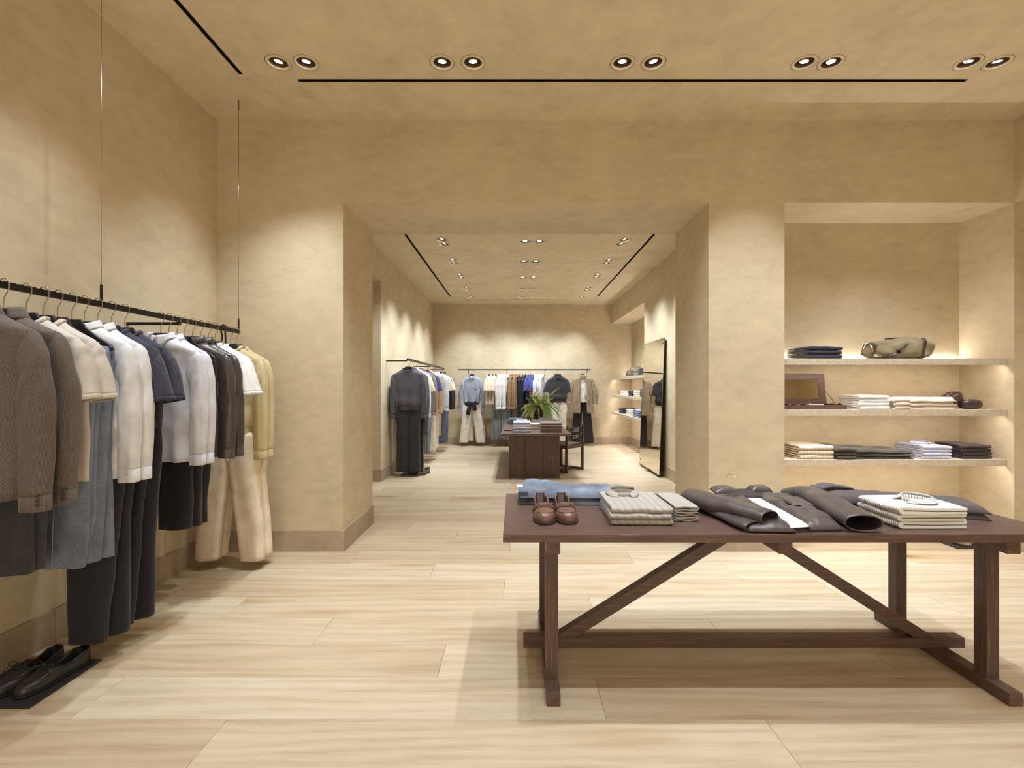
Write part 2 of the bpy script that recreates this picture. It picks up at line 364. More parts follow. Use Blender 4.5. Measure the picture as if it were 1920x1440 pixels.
# ---- baseboards: stone tiles
BH, BT = .175, .016
def baseboard(name, p0, p1, nrm, label, first=.0):
    r = bpy.data.objects.new(name, None); COL.objects.link(r); structure(r, label, 'baseboard'); r.location = (p0[0], p0[1], 0)
    v = Vector((p1[0]-p0[0], p1[1]-p0[1], 0)); L = v.length; v.normalize(); n = Vector((nrm[0], nrm[1], 0))
    cuts = [0]; c = first or 1.2
    while c < L-.08: cuts.append(c); c += 1.2
    cuts.append(L)
    for a, b in zip(cuts, cuts[1:]):
        m = MB(); g = .001
        c0, c1 = v*(a+g), v*(b-g)
        pr = [(0, 0), (BT, 0), (BT, BH-.003), (BT-.003, BH), (0, BH)]
        m.loft([[c0+n*u+Vector((0, 0, z)) for u, z in pr], [c1+n*u+Vector((0, 0, z)) for u, z in pr]], True, True, True)
        o = m.build('stone_tile', M['stone'], r)
baseboard('baseboard_left', (XL, YA), (XL, YBACK), (1, 0), 'taupe stone baseboard under the near hanging rail', .22)
baseboard('baseboard_partition', (XL, YA), (-1.416+BT, YA), (0, -1), 'taupe stone baseboard left of the opening')
baseboard('baseboard_jamb', (-1.416, YA), (-1.416, YB), (1, 0), 'taupe stone baseboard inside the left of the opening')
baseboard('baseboard_pier', (1.59-BT, YA), (2.213, YA), (0, -1), 'taupe stone baseboard between opening and shelf niche')
baseboard('baseboard_pier_jamb', (1.59, YA), (1.59, YB), (-1, 0), 'taupe stone baseboard inside the right of the opening')
baseboard('baseboard_niche', (2.213, 4.467), (XR, 4.467), (0, -1), 'taupe stone baseboard at the back of the near shelf niche')
baseboard('baseboard_passage', (-3.2, 6.88), (X2L+BT, 6.88), (0, -1), 'taupe stone baseboard of the passage end in the rear room')
baseboard('baseboard_left_rear', (X2L, 6.88), (X2L, YF), (1, 0), 'taupe stone baseboard under the rear left rail', .35)
baseboard('baseboard_far', (X2L, YF), (2.72, YF), (0, -1), 'taupe stone baseboard along the far wall')
baseboard('baseboard_right_rear', (X2R, YB), (X2R, 8.43), (-1, 0), 'taupe stone baseboard behind the leaning mirror')
baseboard('baseboard_niche_rear', (2.72, 8.43), (2.72, YF), (-1, 0), 'taupe stone baseboard inside the rear shelf niche')
# ---- shelves
def shelf(x0, x1, y0, y1, z, lab, grp, led_axis, led_up):
    t = thing('wall_shelf', lab, 'shelf', ((x0+x1)/2, (y0+y1)/2, z), 0, grp)
    hx, hy = (x1-x0)/2, (y1-y0)/2
    MB().box(-hx, hx, -hy, hy, -.036, 0).build('board', M['shelf'], t, bevel=.001)
    if led_axis == 'x':
        MB().box(-hx, hx, -hy, -hy+.016, -.053, -.0362).build('shelf_lip', M['shelf'], t, bevel=.001)
        MB().box(-hx+.03, hx-.05, -hy+.020, -hy+.032, -.0385, -.0365).build('light_strip', M['led'], t)
        if led_up: MB().box(-hx+.02, hx-.02, hy-.010, hy-.003, .0002, .0015).build('light_strip', M['led_up'], t)
    else:
        MB().box(-hx, -hx+.016, -hy, hy, -.053, -.0362).build('shelf_lip', M['shelf'], t, bevel=.001)
        MB().box(-hx+.020, -hx+.032, -hy+.05, hy-.03, -.0385, -.0365).build('light_strip', M['led'], t)
        if led_up: MB().box(hx-.010, hx-.003, -hy+.02, hy-.02, .0002, .0015).build('light_strip', M['led_up'], t)
SZ = (1.585, 1.159, .741); SZ2 = (1.56, 1.155, .765)
for i, z in enumerate(SZ): shelf(2.216, 4.094, 4.03, 4.464, z, '%s painted shelf in the lit niche right of the opening' % ('top', 'middle', 'bottom')[i], 'shelves of the near niche', 'x', i == 0)
for i, z in enumerate(SZ2): shelf(2.27, 2.717, 8.434, YF-.003, z, '%s painted shelf in the rear niche beside the mirror' % ('top', 'middle', 'bottom')[i], 'shelves of the rear niche', 'y', i == 0)
# ------------------------------------------------------------------ GARMENT BUILDERS (local: x along the hanger, -y front, z up, origin at neck)
def sup(th, e=2.4):
    c, s = math.cos(th), math.sin(th)
    return math.copysign(abs(c)**(2/e), c), math.copysign(abs(s)**(2/e), s)
def disc(r=.005, t=.003, n=10): return MB().lathe([(.0005, t), (r*.8, t), (r, t*.5), (r, 0)], n)
ME_BTN = {}
def buttons(parent, pts, mat, r=.0055, rot=(PI/2, 0, 0)):
    k = (mat, r)
    if k not in ME_BTN: ME_BTN[k] = disc(r, .0035).mesh('button', M[mat])
    for p in pts: obj_of(ME_BTN[k], 'button', parent, p, rot)
def sleeve_path(w, drop, s, pts): return [Vector((s*x, y, z)) for x, y, z in pts]
def limb(path, rx, ry, n=22, sub=4, seed=0, wr=.07, a0=0, e=2.2):
    """elliptic tube: rx in the plane of the hanger, ry front to back; wrinkled"""
    P = []; RX = []; RY = []
    k = len(path)
    for i in range(k-1):
        p0, p1, p2, p3 = path[max(i-1, 0)], path[i], path[i+1], path[min(i+2, k-1)]
        for j in range(sub):
            t = j/sub
            P.append(.5*((2*p1)+(p2-p0)*t+(2*p0-5*p1+4*p2-p3)*t*t+(3*p1-p0-3*p2+p3)*t**3))
            RX.append(lerp(rx[i], rx[i+1], t)); RY.append(lerp(ry[i], ry[i+1], t))
    P.append(path[-1]); RX.append(rx[-1]); RY.append(ry[-1])
    rings = []; m = len(P)
    for i, p in enumerate(P):
        t = (P[min(i+1, m-1)]-P[max(i-1, 0)]).normalized()
        a = Vector((t.z, 0, -t.x))
        if a.length < .1: a = Vector((1, 0, 0))
        a.normalize(); b = Vector((0, 1, 0)); b = (b-t*b.dot(t)).normalized()
        ring = []
        for j in range(n):
            th = 2*PI*j/n; c, s_ = sup(th, e)
            amp = 1+wr*(nz(math.cos(th)*1.6+seed*3.1, math.sin(th)*1.6, i*.55)+.6*math.sin(i*.9+2*th+seed))
            ring.append(p+a*(c*RX[i]*amp)+b*(s_*RY[i]*amp))
        rings.append(ring)
    return rings
def limb2(st, n=24, sub=6, seed=0, wr=1.0):
    """sleeve from stations (outer x, z, inner x, z, half depth)"""
    S = []; k = len(st)
    for i in range(k-1):
        p0, p1, p2, p3 = [Vector(st[max(0, min(k-1, i+d))][:2]+st[max(0, min(k-1, i+d))][2:4]) for d in (-1, 0, 1, 2)]
        for j in range(sub):
            t = j/sub; q = .5*((2*p1)+(p2-p0)*t+(2*p0-5*p1+4*p2-p3)*t*t+(3*p1-p0-3*p2+p3)*t**3); S.append((q, lerp(st[i][4], st[i+1][4], t)))
    S.append((Vector(st[-1][:4]), st[-1][4])); rings = []; m = len(S)
    for i, (q, r) in enumerate(S):
        c0 = Vector(((q[0]+q[2])/2, 0, (q[1]+q[3])/2)); a = Vector(((q[0]-q[2])/2, 0, (q[1]-q[3])/2)); u = i/(m-1); ring = []
        for j in range(n):
            th = 2*PI*j/n+PI/2; c, s_ = sup(th, 2.2)
            f = wr*sm(.12, .5, u)*(.17*nz(c*2.2+seed*3.1, s_*2.2, u*2.5)+.05*nz(c*3+seed, s_*3, u*9)+.07*math.sin(u*26+3*c+seed)*math.exp(-((u-.55)/.13)**2))
            ring.append(c0+a*c*(1+f*.8)+Vector((0, s_*r*(1+f*1.6), 0)))
        rings.append(ring)
    return rings
def make_top(name, label, cat, mat, loc, rz=0, group=None, w=.225, drop=.085, L=.74, neck=.075, depth=.062, hem_w=None, sleeve='long', sl=.62, collar='shirt',
             cuff=True, btn=None, seed=0, dip=None, hem_rib=False, res=1.0, trim=None, tuck=0, front_open=0, pocket=False, wr=1.0, yoke=False, e_seam=False, sleeve_r=.072, gap=.03, flip=1):
    t = thing(name, label, cat, loc, rz, group)
    trim = trim or mat; hem_w = hem_w or w*1.0
    n = int(44*res)//2*2; dip = {'crew': .045, 'shirt': .03, 'lapel': .02, 'stand': .02, 'polo': .035}[collar] if dip is None else dip
    rings = []; sr = max(5, int(7*res)); br = max(10, int(22*res))
    def ring(hw, dp, z, s, q):
        dp *= .62
        out = []
        for j in range(n):
            th = 2*PI*j/n+PI/2; c, ss = sup(th, 2.6)
            x = c*hw
            amp = q*q*.55+q*.25
            fold = 1.35*wr*amp*(.016*math.sin(x*38+seed*2.3+z*2.2)+.012*nz(x*9, z*2.2+seed, 1.7*seed)+.007*math.sin(x*71+seed))
            fold += wr*.009*nz(x*11+seed, z*9, 4.1)
            y = ss*dp+fold*(1 if ss < 0 else .6)
            zz = z-(dip*max(0, -ss)*(1-s) if s < 1 else 0)
            xo = 1+wr*.02*q*math.sin(z*17+seed)
            out.append((x*xo, y, zz))
        return out
    for i in range(sr+1):
        s = i/sr
        rings.append(ring(lerp(neck, w, s), lerp(.070, depth*.85, s), -drop*(s**.88), s, 0))
    for i in range(1, br+1):
        q = i/br; z = -drop-(L-drop)*q
        hw = lerp(w, hem_w, q)-.034*sm(.02, .22, q)*(1 if sleeve != 'none' else 0)+.006*math.sin(q*3)
        dp = lerp(depth*.85, depth, min(1, q*3))
        if tuck and q > .7: dp *= 1+tuck*math.sin((q-.7)/.3*PI)*.9; hw *= 1+.05*tuck*math.sin((q-.7)/.3*PI)
        rings.append(ring(hw, dp, z, 1, q))
    b = MB(); b.loft(rings)
    if front_open:                                      # cut the middle of the front away: an unbuttoned garment
        keep = []
        for f in b.f:
            c = [sum(b.v[i][k] for i in f)/len(f) for k in range(3)]
            if not (c[1] < -.012 and abs(c[0]-front_open*.2) < front_open*(.35+.65*min(1, (-c[2])/.25))): keep.append(f)
        b.f = keep
    body = b.build('body', mat, t, True, solid=.003)
    if hem_rib:
        rr = [[(x*k, y*k, z+dz) for x, y, z in rings[-1]] for k, dz in ((.99, .004), (1.0, -.008), (.97, -.045), (.94, -.05))]
        MB().loft(rr).build('hem_rib', trim, t, True)
    # sleeves
    for s in (-1, 1):
        if sleeve == 'none': break
        sd = seed+s*.37
        if sleeve == 'long':
            k = sleeve_r/.066; m5 = -.3-(sl-.3)*.5
            st = [(w-.04, .006, w-.075, -.15, .015), (w+.0, -.002, w-.06, -.18, .030), (w+.024, -.035, w-.04, -.20, .038), (w+.042*k, -.13, w-.036*k, -.235, .040), (w+.054*k+gap-.03, -.30, w-.042*k+gap-.03, -.325, .042),
                  (w+.054*k+gap-.03, m5, w-.040*k+gap-.03, m5, .040), (w+.046*k+gap-.03, -sl, w-.040*k+gap-.03, -sl, .036)]
        else:
            st = [(w-.04, .006, w-.075, -.15, .015), (w+.0, -.002, w-.06, -.18, .030), (w+.024, -.032, w-.05, -.21, .040), (w+.056, -.11, w-.06, -.24, .048), (w+.092, -sl+.012, w-.066, -sl-.018, .052)]
        path = [Vector((s*(o+i_)/2, 0, -drop+(zo+zi)/2)) for o, zo, i_, zi, r in st]
        rx = [0, math.dist((st[-1][0], st[-1][1]), (st[-1][2], st[-1][3]))/2]
        rg = limb2([(s*o, -drop+zo, s*i_, -drop+zi, r) for o, zo, i_, zi, r in st], int(24*res)//2*2, max(4, int(6*res)), sd, wr)
        so = MB().loft(rg, True, True, False).build('sleeve', mat, t, True, solid=.003)
        if cuff:
            ctr = sum((Vector(p) for p in rg[-1]), Vector())/len(rg[-1]); dn = Vector((0, 0, -1)) if sleeve == 'long' else (path[-1]-path[-2]).normalized()
            hgt = .06 if sleeve == 'long' else .016
            k0 = 1.06 if sleeve == 'long' and collar in ('shirt',) else 1.035
            cr = [[ctr+(Vector(p)-ctr)*kk+dn*dd for p in rg[-1]] for kk, dd in ((.98, -.008), (k0, -.004), (k0, hgt*.9), (k0*.97, hgt), (k0*.93, hgt*.9))]
            MB().loft(cr).build('cuff', trim, so, True)
            if btn and sleeve == 'long':
                p = ctr+Vector((s*.3*rx[-1], -.040, 0))+dn*hgt*.5
                if collar == 'lapel': buttons(so, [ctr+Vector((s*rx[-1]*.75, -.034, .018*kk-.03)) for kk in range(3)], btn, .007, (PI/2, 0, s*.7))
                else: buttons(so, [p], btn)
        if e_seam:
            k = len(rg)*6//10
            MB().tube([Vector(p) for p in rg[k]+[rg[k][0]]], .0022, 5).build('elbow_seam', trim, so, True)
        if res >= 1:                                     # armhole seam
            k = max(4, int(6*res))+2; rr_ = [Vector(x) for x in rg[k]]
            MB().tube(rr_+rr_[:1], .0016, 5).build('shoulder_seam', trim, so, True)
    # collar
    def neckring(rx, ry, z, fd): return [Vector((rx*math.cos(2*PI*j/28), ry*math.sin(2*PI*j/28), z-fd*max(0, -math.sin(2*PI*j/28)))) for j in range(28)]
    if collar == 'crew':
        p = neckring(neck+.003, .047, .002, dip); MB().tube(p+p[:1], .009, 8, 1.2).build('neckband', trim, t, True)
    elif collar in ('shirt', 'polo'):
        m = MB().loft([neckring(neck, .047, -.004, dip), neckring(neck-.004, .046, .018, dip*.8), neckring(neck-.008, .044, .03, dip*.8)])
        # fall of the collar with two points at the front
        def fall(u, v):
            th = lerp(-PI/2+.10, 3*PI/2-.10, u); fr = max(0, -math.sin(th))
            r = 1+.22*v; tip = sm(.62, 1, fr)*.045*v
            return ((neck-.006)*math.cos(th)*r*(1+.25*tip/.045*0), .044*math.sin(th)*(1+.32*v), .032-dip*.8*fr-v*(.034+tip))
        m.grid(fall, 32, 4)
        m.build('collar', trim, t, True, solid=.003)
    elif collar == 'stand':
        MB().loft([neckring(neck+.006, .05, -.008, dip), neckring(neck+.004, .05, .02, dip), neckring(neck-.004, .046, .042, dip*.9)]).build('collar', trim, t, True, solid=.005)
    elif collar == 'lapel':
        m = MB()
        def fall(u, v):
            th = lerp(-PI/2+.7, 3*PI/2-.7, u); fr = max(0, -math.sin(th))
            return ((neck-.004)*math.cos(th)*(1+.3*v), .046*math.sin(th)*(1+.35*v), .036-.01*fr-v*.05)
        m.grid(fall, 28, 4); m.build('collar', trim, t, True, solid=.004)
        for s in (-1, 1):
            pts = [(.062, .012), (.115, -.07), (.098, -.115), (.012, -.36), (.006, -.36), (.03, -.12)]
            MB().loft([[(s*x, -depth*.6-.010-.008*(1-abs(z)/.4), z) for x, z in pts], [(s*x, -depth*.6-.015-.008*(1-abs(z)/.4), z) for x, z in pts]], True, True, True).build('lapel', trim, t)
    if btn and collar in ('shirt', 'lapel') and not front_open:
        def fy(z): # front surface near x = 0
            i = min(range(len(rings)), key=lambda k: abs(rings[k][n//2][2]-z)); return rings[i][n//2][1]
        st = MB()
        zs = [-.05-(L-.09)*k/24 for k in range(25)]
        st.loft([[(-.016, fy(z)-.003, z), (.016, fy(z)-.003, z), (.016, fy(z)+.002, z), (-.016, fy(z)+.002, z)] for z in zs], True, True, True)
        st.build('placket', trim, t, True, auto=.6)
        nb = 6 if collar == 'shirt' else 3
        buttons(t, [(0, fy(z)-.0032, z) for z in [-.07-(L-.16)*k/(nb-1) for k in range(nb)]] if collar == 'shirt' else [(0, fy(z)-.004, z) for z in (-.37, -.46, -.55)], btn, .0058 if collar == 'shirt' else .010)
    if pocket:
        i = min(range(len(rings)), key=lambda k: abs(rings[k][0][2]+.24)); y = min(p[1] for p in rings[i])
        for s in ((1,) if pocket == 1 else (-1, 1)):
            zt = -.19 if pocket == 1 else -.45
            MB().prism([(s*.05, zt), (s*.15, zt), (s*.15, zt-.1), (s*.10, zt-.125), (s*.05, zt-.1)], y-.007, y-.001).build('pocket', trim, t, bevel=.002)
    return t
def make_trousers(name, label, mat, loc, rz=0, group=None, mode='front', W=.19, hem=(.02, .23), L=1.0, depth=.05, rise=.28, seed=0, res=1.0, seam=None, wr=1.0, band=True, hemw=.12, off=.055, cat='trousers'):
    t = thing(name, label, cat, loc, rz, group)
    n = int(28*res)//2*2; nr = max(14, int(34*res))
    tops = []
    if loc[2] < 1.4:
        MB().box(-.007, .007, -.002, .002, -.02, 1.60-loc[2]).build('hanging_strap', M['blackleather'], t)
    for s in (-1, 1):
        rings = []
        for i in range(nr+1):
            u = i/nr; z = -L*u
            if mode == 'front':
                o = lerp(W, hem[1], sm(0, 1, u)*.5+u*.5)+.02*math.sin(min(1, u*3)*PI)
                d = max(0, (-z-rise)/(L-rise)); inn = -.004 if d <= 0 else hem[0]*d**.8
                cx, hw, cy = s*(o+inn)/2, (o-inn)/2, 0
            else:
                hw = lerp(W*.52, hemw*.5, u**1.1)+.012*math.sin(min(1, u*2.4)*PI); cx = s*.006+.012*math.sin(u*2+seed)*s; cy = s*off*.5*(.55+.45*u)
            dp = lerp(depth*.8, depth, min(1, u*4))*(1 if mode == 'front' else .55)
            ring = []
            for j in range(n):
                th = 2*PI*j/n+PI/2; c, q = sup(th, 3.0 if mode == 'front' else 2.3)
                x = c*hw; kx = 1+.10*max(0, 1-abs(c)*3)*(1 if mode == 'front' else .2)
                fo = wr*(.010*nz(x*12+seed*2+s*5, z*4, seed)+.007*math.sin(x*46+seed+s+z*2.5))*(.3+.7*u)
                ring.append((cx+x+wr*.008*nz(z*5, seed+s*3, 2.2), cy+q*dp*kx+fo, z))
            rings.append(ring)
        tops.append(rings[0])
        lo = MB().loft(rings).build('leg', mat, t, True, solid=.003)
        k = .985; hr = [[(x*1.0, y*1.03, z+dz) for x, y, z in rings[-1]] for dz in (.02, -.002)]
        if seam:
            j = n//2 if mode == 'folded' else (n*3//4 if s > 0 else n//4)
            if mode == 'folded': MB().tube([Vector(r[j])+Vector((0, -.0015, 0)) for r in rings[2:]], .0022, 4).build('outseam', seam, lo, True)
            else: MB().tube([Vector(r[j]) for r in rings[2:]], .0022, 4).build('outseam', seam, lo, True)
    if band:
        if mode == 'front':
            f = lambda k, z: [(W*k*sup(2*PI*j/32)[0], depth*.86*k*sup(2*PI*j/32)[1], z) for j in range(32)]
        else:
            f = lambda k, z: [(W*.53*k*sup(2*PI*j/32)[0], (off*.5+depth*.42)*k*sup(2*PI*j/32)[1], z) for j in range(32)]
        MB().loft([f(.97, .006), f(1.0, .006), f(1.02, -.034), f(.98, -.036)]).build('waistband', mat, t, True, solid=.002)
        if mode == 'front':
            for x in (-.6, 0.6):
                MB().box(x*W-.006, x*W+.006, -depth*.93, -depth*.80, -.040, .010).build('belt_loop', mat, t, bevel=.002)
            MB().box(.003, .014, -depth*1.02, -depth*.6, -.2, -.036).build('fly', mat, t, bevel=.003)
    return t
# ---- hangers
hp = [(-.046, 0), (.046, 0), (.072, -.026), (.13, -.052), (.19, -.085), (.212, -.104), (.214, -.118), (.198, -.120), (.12, -.094), (.06, -.072), (-.06, -.072), (-.12, -.094), (-.198, -.120), (-.214, -.118), (-.212, -.104), (-.19, -.085), (-.13, -.052), (-.072, -.026)]
hp = [(x*.915, z if abs(x) < .05 else z-(.012 if abs(x) < .08 and z > -.05 else .030)) for x, z in hp]
def hth(x): return .009+.004*sm(.1, .2, abs(x))
ME_HANG = MB().loft([[(x*.985, -hth(x)*.6, z-.002 if z > -.1 else z) for x, z in hp], [(x, -hth(x)*.4, z) for x, z in hp], [(x, hth(x)*.4, z) for x, z in hp], [(x*.985, hth(x)*.6, z) for x, z in hp]], True, True, True).mesh('hanger_body', M['hanger'], False)
hk = [(0, -.01), (0, .04), (.010, .062), (.021, .084), (.023, .102), (.017, .118), (.004, .1265), (-.010, .123), (-.020, .111), (-.021, .1)]
def crv(p, k=3):
    p = [Vector((x, 0, z)) for x, z in p]; out = []
    for i in range(len(p)-1):
        p0, p1, p2, p3 = p[max(i-1, 0)], p[i], p[i+1], p[min(i+2, len(p)-1)]
        for j in range(k):
            t = j/k; out.append(.5*((2*p1)+(p2-p0)*t+(2*p0-5*p1+4*p2-p3)*t*t+(3*p1-p0-3*p2+p3)*t**3))
    return out+[p[-1]]
ME_HOOK = MB().tube(crv(hk), .0022, 6).mesh('hook', M['hook'])
ME_BARH = MB().box(-.19, .19, -.003, .003, -.128, -.12).mesh('trouser_bar', M['clip'], False)
ME_CLIP = MB().box(-.014, .014, -.010, .010, -.165, -.12).mesh('clip', M['clip'], False)
def hanger(label, loc, rz=0, group=None, clips=False, clipx=.09):
    t = thing('clothes_hanger', label, 'hanger', loc, rz, group)
    obj_of(ME_HANG, 'hanger_body', t); obj_of(ME_HOOK, 'hook', t)
    if clips:
        b = obj_of(ME_BARH, 'trouser_bar', t)
        for s in (-1, 1): obj_of(ME_CLIP, 'clip', t, (s*clipx, 0, 0))
    return t
# ------------------------------------------------------------------ HANGING RAILS
def rail(label, p0, p1, z, wallx=None, cross=(), cables=(), ztop=3.5):
    """bar from p0 to p1; cross = distances of wall brackets; cables = distances of hanging cables"""
    t = thing('clothes_rail', label, 'clothes rail', (p0[0], p0[1], z))
    v = Vector((p1[0]-p0[0], p1[1]-p0[1], 0)); L = v.length; v.normalize(); n = Vector((-v.y, v.x, 0))
    def bar(a, b, hw, z0, z1):
        m = MB(); m.loft([[v*a-n*hw+Vector((0, 0, z0)), v*a+n*hw+Vector((0, 0, z0)), v*a+n*hw+Vector((0, 0, z1)), v*a-n*hw+Vector((0, 0, z1))],
                          [v*b-n*hw+Vector((0, 0, z0)), v*b+n*hw+Vector((0, 0, z0)), v*b+n*hw+Vector((0, 0, z1)), v*b-n*hw+Vector((0, 0, z1))]], True, True, True); return m
    bar(0, L, .009, -.015, .012).build('bar', M['black'], t, bevel=.0015)
    rd = MB(); k = int(L/.03)
    for i in range(k):
        a = .01+i*.03; rd.loft([[v*q-n*.0075+Vector((0, 0, zz)), v*q+n*.0075+Vector((0, 0, zz))] for q, zz in ((a, .0118), (a+.003, .0150), (a+.016, .0150), (a+.019, .0118))], False)
    o = rd.build('notched_strip', M['black'], t); o['kind'] = 'stuff'
    for c in cross:
        q = v*c; m = MB(); ex = wallx-p0[0]
        x0, x1 = sorted((ex, 0)); m.box(q.x+x0, q.x+x1, q.y-.009, q.y+.009, -.032, -.014); m.build('wall_bracket', M['black'], t, bevel=.0015)
    for c in cables:
        q = v*c
        g = MB().tube([q+Vector((0, 0, .008)), q+Vector((0, 0, .10))], .006, 10).build('cable_grip', M['black'], t, True, auto=.8)
        MB().tube([q+Vector((0, 0, .10)), q+Vector((0, 0, ztop-z-.06))], .0018, 6).build('cable', M['steel'], t, True)
        MB().tube([q+Vector((0, 0, ztop-z-.075)), q+Vector((0, 0, ztop-z))], .0055, 10).build('ceiling_ferrule', M['housing'], t, True, auto=.8)
    return t
RX, RZ = -2.11, 1.77
rail('black bar rail hung on thin cables along the left wall', (RX, -.6), (RX, 3.70), RZ, XL, (.8, 3.65), (.95, 3.066, 4.29), H1)
R2X = -1.60
rail('black bar rail on wall brackets along the rear left wall', (R2X, 7.16), (R2X, 10.9), 1.755, X2L, (.008, 2.0, 3.7), (), H2)
RFY = 10.98
rail('black bar rail hung across the far wall', (-1.31, RFY), (1.71, RFY), 1.735, None, (), (), H2)
# far rail arms back to the wall
far_rail = [o for o in bpy.data.objects if o.name.startswith('clothes_rail')][-1]
for x in (.25, 1.12, 1.99, 2.95):
    MB().tube([(x, 0, -.012), (x-.02, YF-RFY-.002, -.30)], .005, 8).build('wall_bracket', M['black'], far_rail, True)
    MB().lathe([(.016, -.018), (.017, .015)], 12, (x, 0, 0), True, True).build('rail_clamp', M['black'], far_rail)
# ------------------------------------------------------------------ NEAR RAIL GARMENTS
c_wool = fabric((98, 88, 82), 'wool'); c_cream = fabric((214, 206, 196), 'cotton'); c_white = fabric((238, 239, 244), 'cotton'); c_navyk = fabric((62, 62, 80), 'cable', scale=1.3)
c_navy = fabric((30, 29, 42), 'plain'); c_black = fabric((25, 23, 26), 'plain'); c_pale = fabric((222, 222, 232), 'cotton'); c_leath = fabric((74, 65, 63), 'leather')
c_knit = fabric((206, 190, 146), 'knit', scale=1.6); c_khaki = fabric((232, 216, 192), 'cotton'); c_denim = fabric((122, 132, 153), 'denim'); c_ddenim = fabric((56, 58, 64), 'denim'); c_tee = fabric((244, 242, 240), 'cotton')
stitch = fabric((196, 170, 120), 'plain'); stitch_b = fabric((150, 165, 185), 'plain')
NZ = RZ-.100            # hanger top height
def near(d): return (RX, d, NZ-.026)
def put(d, lab, clips=False, clipx=.09): hanger('black hanger with brass hook '+lab, (RX, d, NZ), .02, 'hangers on the near rail', clips, clipx)
G = 'clothes on the near rail'
J = dict(w=.228, drop=.075, L=.735, collar='lapel', btn='button', depth=.08, sl=.645, sleeve_r=.080, gap=.03)
put(1.895, 'in the foremost brown suit jacket'); make_top('suit_jacket', 'foremost brown pinstriped wool suit jacket, cut by the left picture edge', 'jacket', c_wool, near(1.895), 0, G, seed=1, **J)
put(1.995, 'in the second brown suit jacket'); make_top('suit_jacket', 'second brown pinstriped wool suit jacket, in front of the beige tops', 'jacket', c_wool, near(1.995), .03, G, seed=2, **J)
T = dict(w=.222, drop=.085, L=.72, collar='crew', sleeve='short', sl=.255, depth=.06)
put(2.088, 'in the first beige short-sleeve top'); make_top('short_sleeve_top', 'first of two beige short-sleeve tops, right behind the brown jackets', 'top', c_cream, near(2.088), 0, G, seed=3, **T)
put(2.165, 'in the second beige short-sleeve top'); make_top('short_sleeve_top', 'second of two beige short-sleeve tops, in front of the blue jeans', 'top', c_cream, near(2.165), .02, G, seed=4, **T)
put(2.231, 'clipping the first light blue jeans', True, .07); put(2.303, 'clipping the second light blue jeans', True, .07)
S = dict(w=.218, drop=.085, L=.74, collar='shirt', btn='pearl', depth=.055, sl=.615, sleeve_r=.062, gap=.03)
put(2.369, 'in the first white long-sleeve shirt'); make_top('dress_shirt', 'first of two white long-sleeve shirts, beside the light blue jeans', 'shirt', c_white, near(2.369), 0, G, seed=5, **S)
put(2.445, 'in the second white long-sleeve shirt'); make_top('dress_shirt', 'second of two white long-sleeve shirts, before the navy knit tops', 'shirt', c_white, near(2.445), .02, G, seed=6, **S)
K = dict(w=.222, drop=.088, L=.66, collar='crew', sleeve='short', sl=.27, depth=.062, trim=fabric((58, 58, 76), 'knit', scale=2))
put(2.528, 'in the first navy knit top'); make_top('knit_tee', 'first of two navy textured knit short-sleeve tops', 'top', c_navyk, near(2.528), 0, G, seed=7, **K)
put(2.615, 'in the second navy knit top'); make_top('knit_tee', 'second of two navy textured knit short-sleeve tops, next to the pale shirts', 'top', c_navyk, near(2.615), .03, G, seed=8, **K)
put(2.88, 'in the first pale blue shirt'); make_top('dress_shirt', 'first of two pale blue-white shirts, its collar spread open', 'shirt', c_pale, near(2.88), .02, G, seed=9, **S)
put(2.949, 'in the second pale blue shirt'); make_top('dress_shirt', 'second of two pale blue-white shirts, next to the leather jackets', 'shirt', c_pale, near(2.955), .02, G, seed=10, **S)
put(3.02, 'clipping the first black trousers', True, .08); put(3.085, 'clipping the second black trousers', True, .08)
LJ = dict(w=.222, drop=.085, L=.70, collar='stand', depth=.066, sl=.615, sleeve_r=.072, e_seam=True, hem_rib=True, gap=.03)
put(3.164, 'in the first dark leather jacket'); make_top('leather_jacket', 'first of two dark brown leather jackets on the near rail', 'jacket', c_leath, near(3.164), 0, G, seed=11, **LJ)
put(3.248, 'in the second dark leather jacket'); make_top('leather_jacket', 'second of two dark brown leather jackets on the near rail, before the white tees', 'jacket', c_leath, near(3.248), .03, G, seed=12, **LJ)
put(3.329, 'in the first white tee'); make_top('tee_shirt', 'first of two white tees beside the dark leather jackets', 'top', c_tee, near(3.335), 0, G, seed=13, **T)
put(3.40, 'in the second white tee'); make_top('tee_shirt', 'second of two white tees, in front of the yellow-green sweaters', 'top', c_tee, near(3.405), .03, G, seed=14, **T)
W = dict(w=.222, drop=.09, L=.60, collar='crew', depth=.07, sl=.68, sleeve_r=.068, hem_rib=True, tuck=.5, gap=.025)
put(3.588, 'in the first yellow-green sweater'); make_top('knit_sweater', 'first of two yellow-green knit sweaters at the end of the rail', 'sweater', c_knit, near(3.588), 0, G, seed=15, **W)
put(3.66, 'in the last yellow-green sweater'); make_top('knit_sweater', 'rearmost yellow-green knit sweater, by the end cable of the rail', 'sweater', c_knit, near(3.672), .02, G, seed=16, **W)
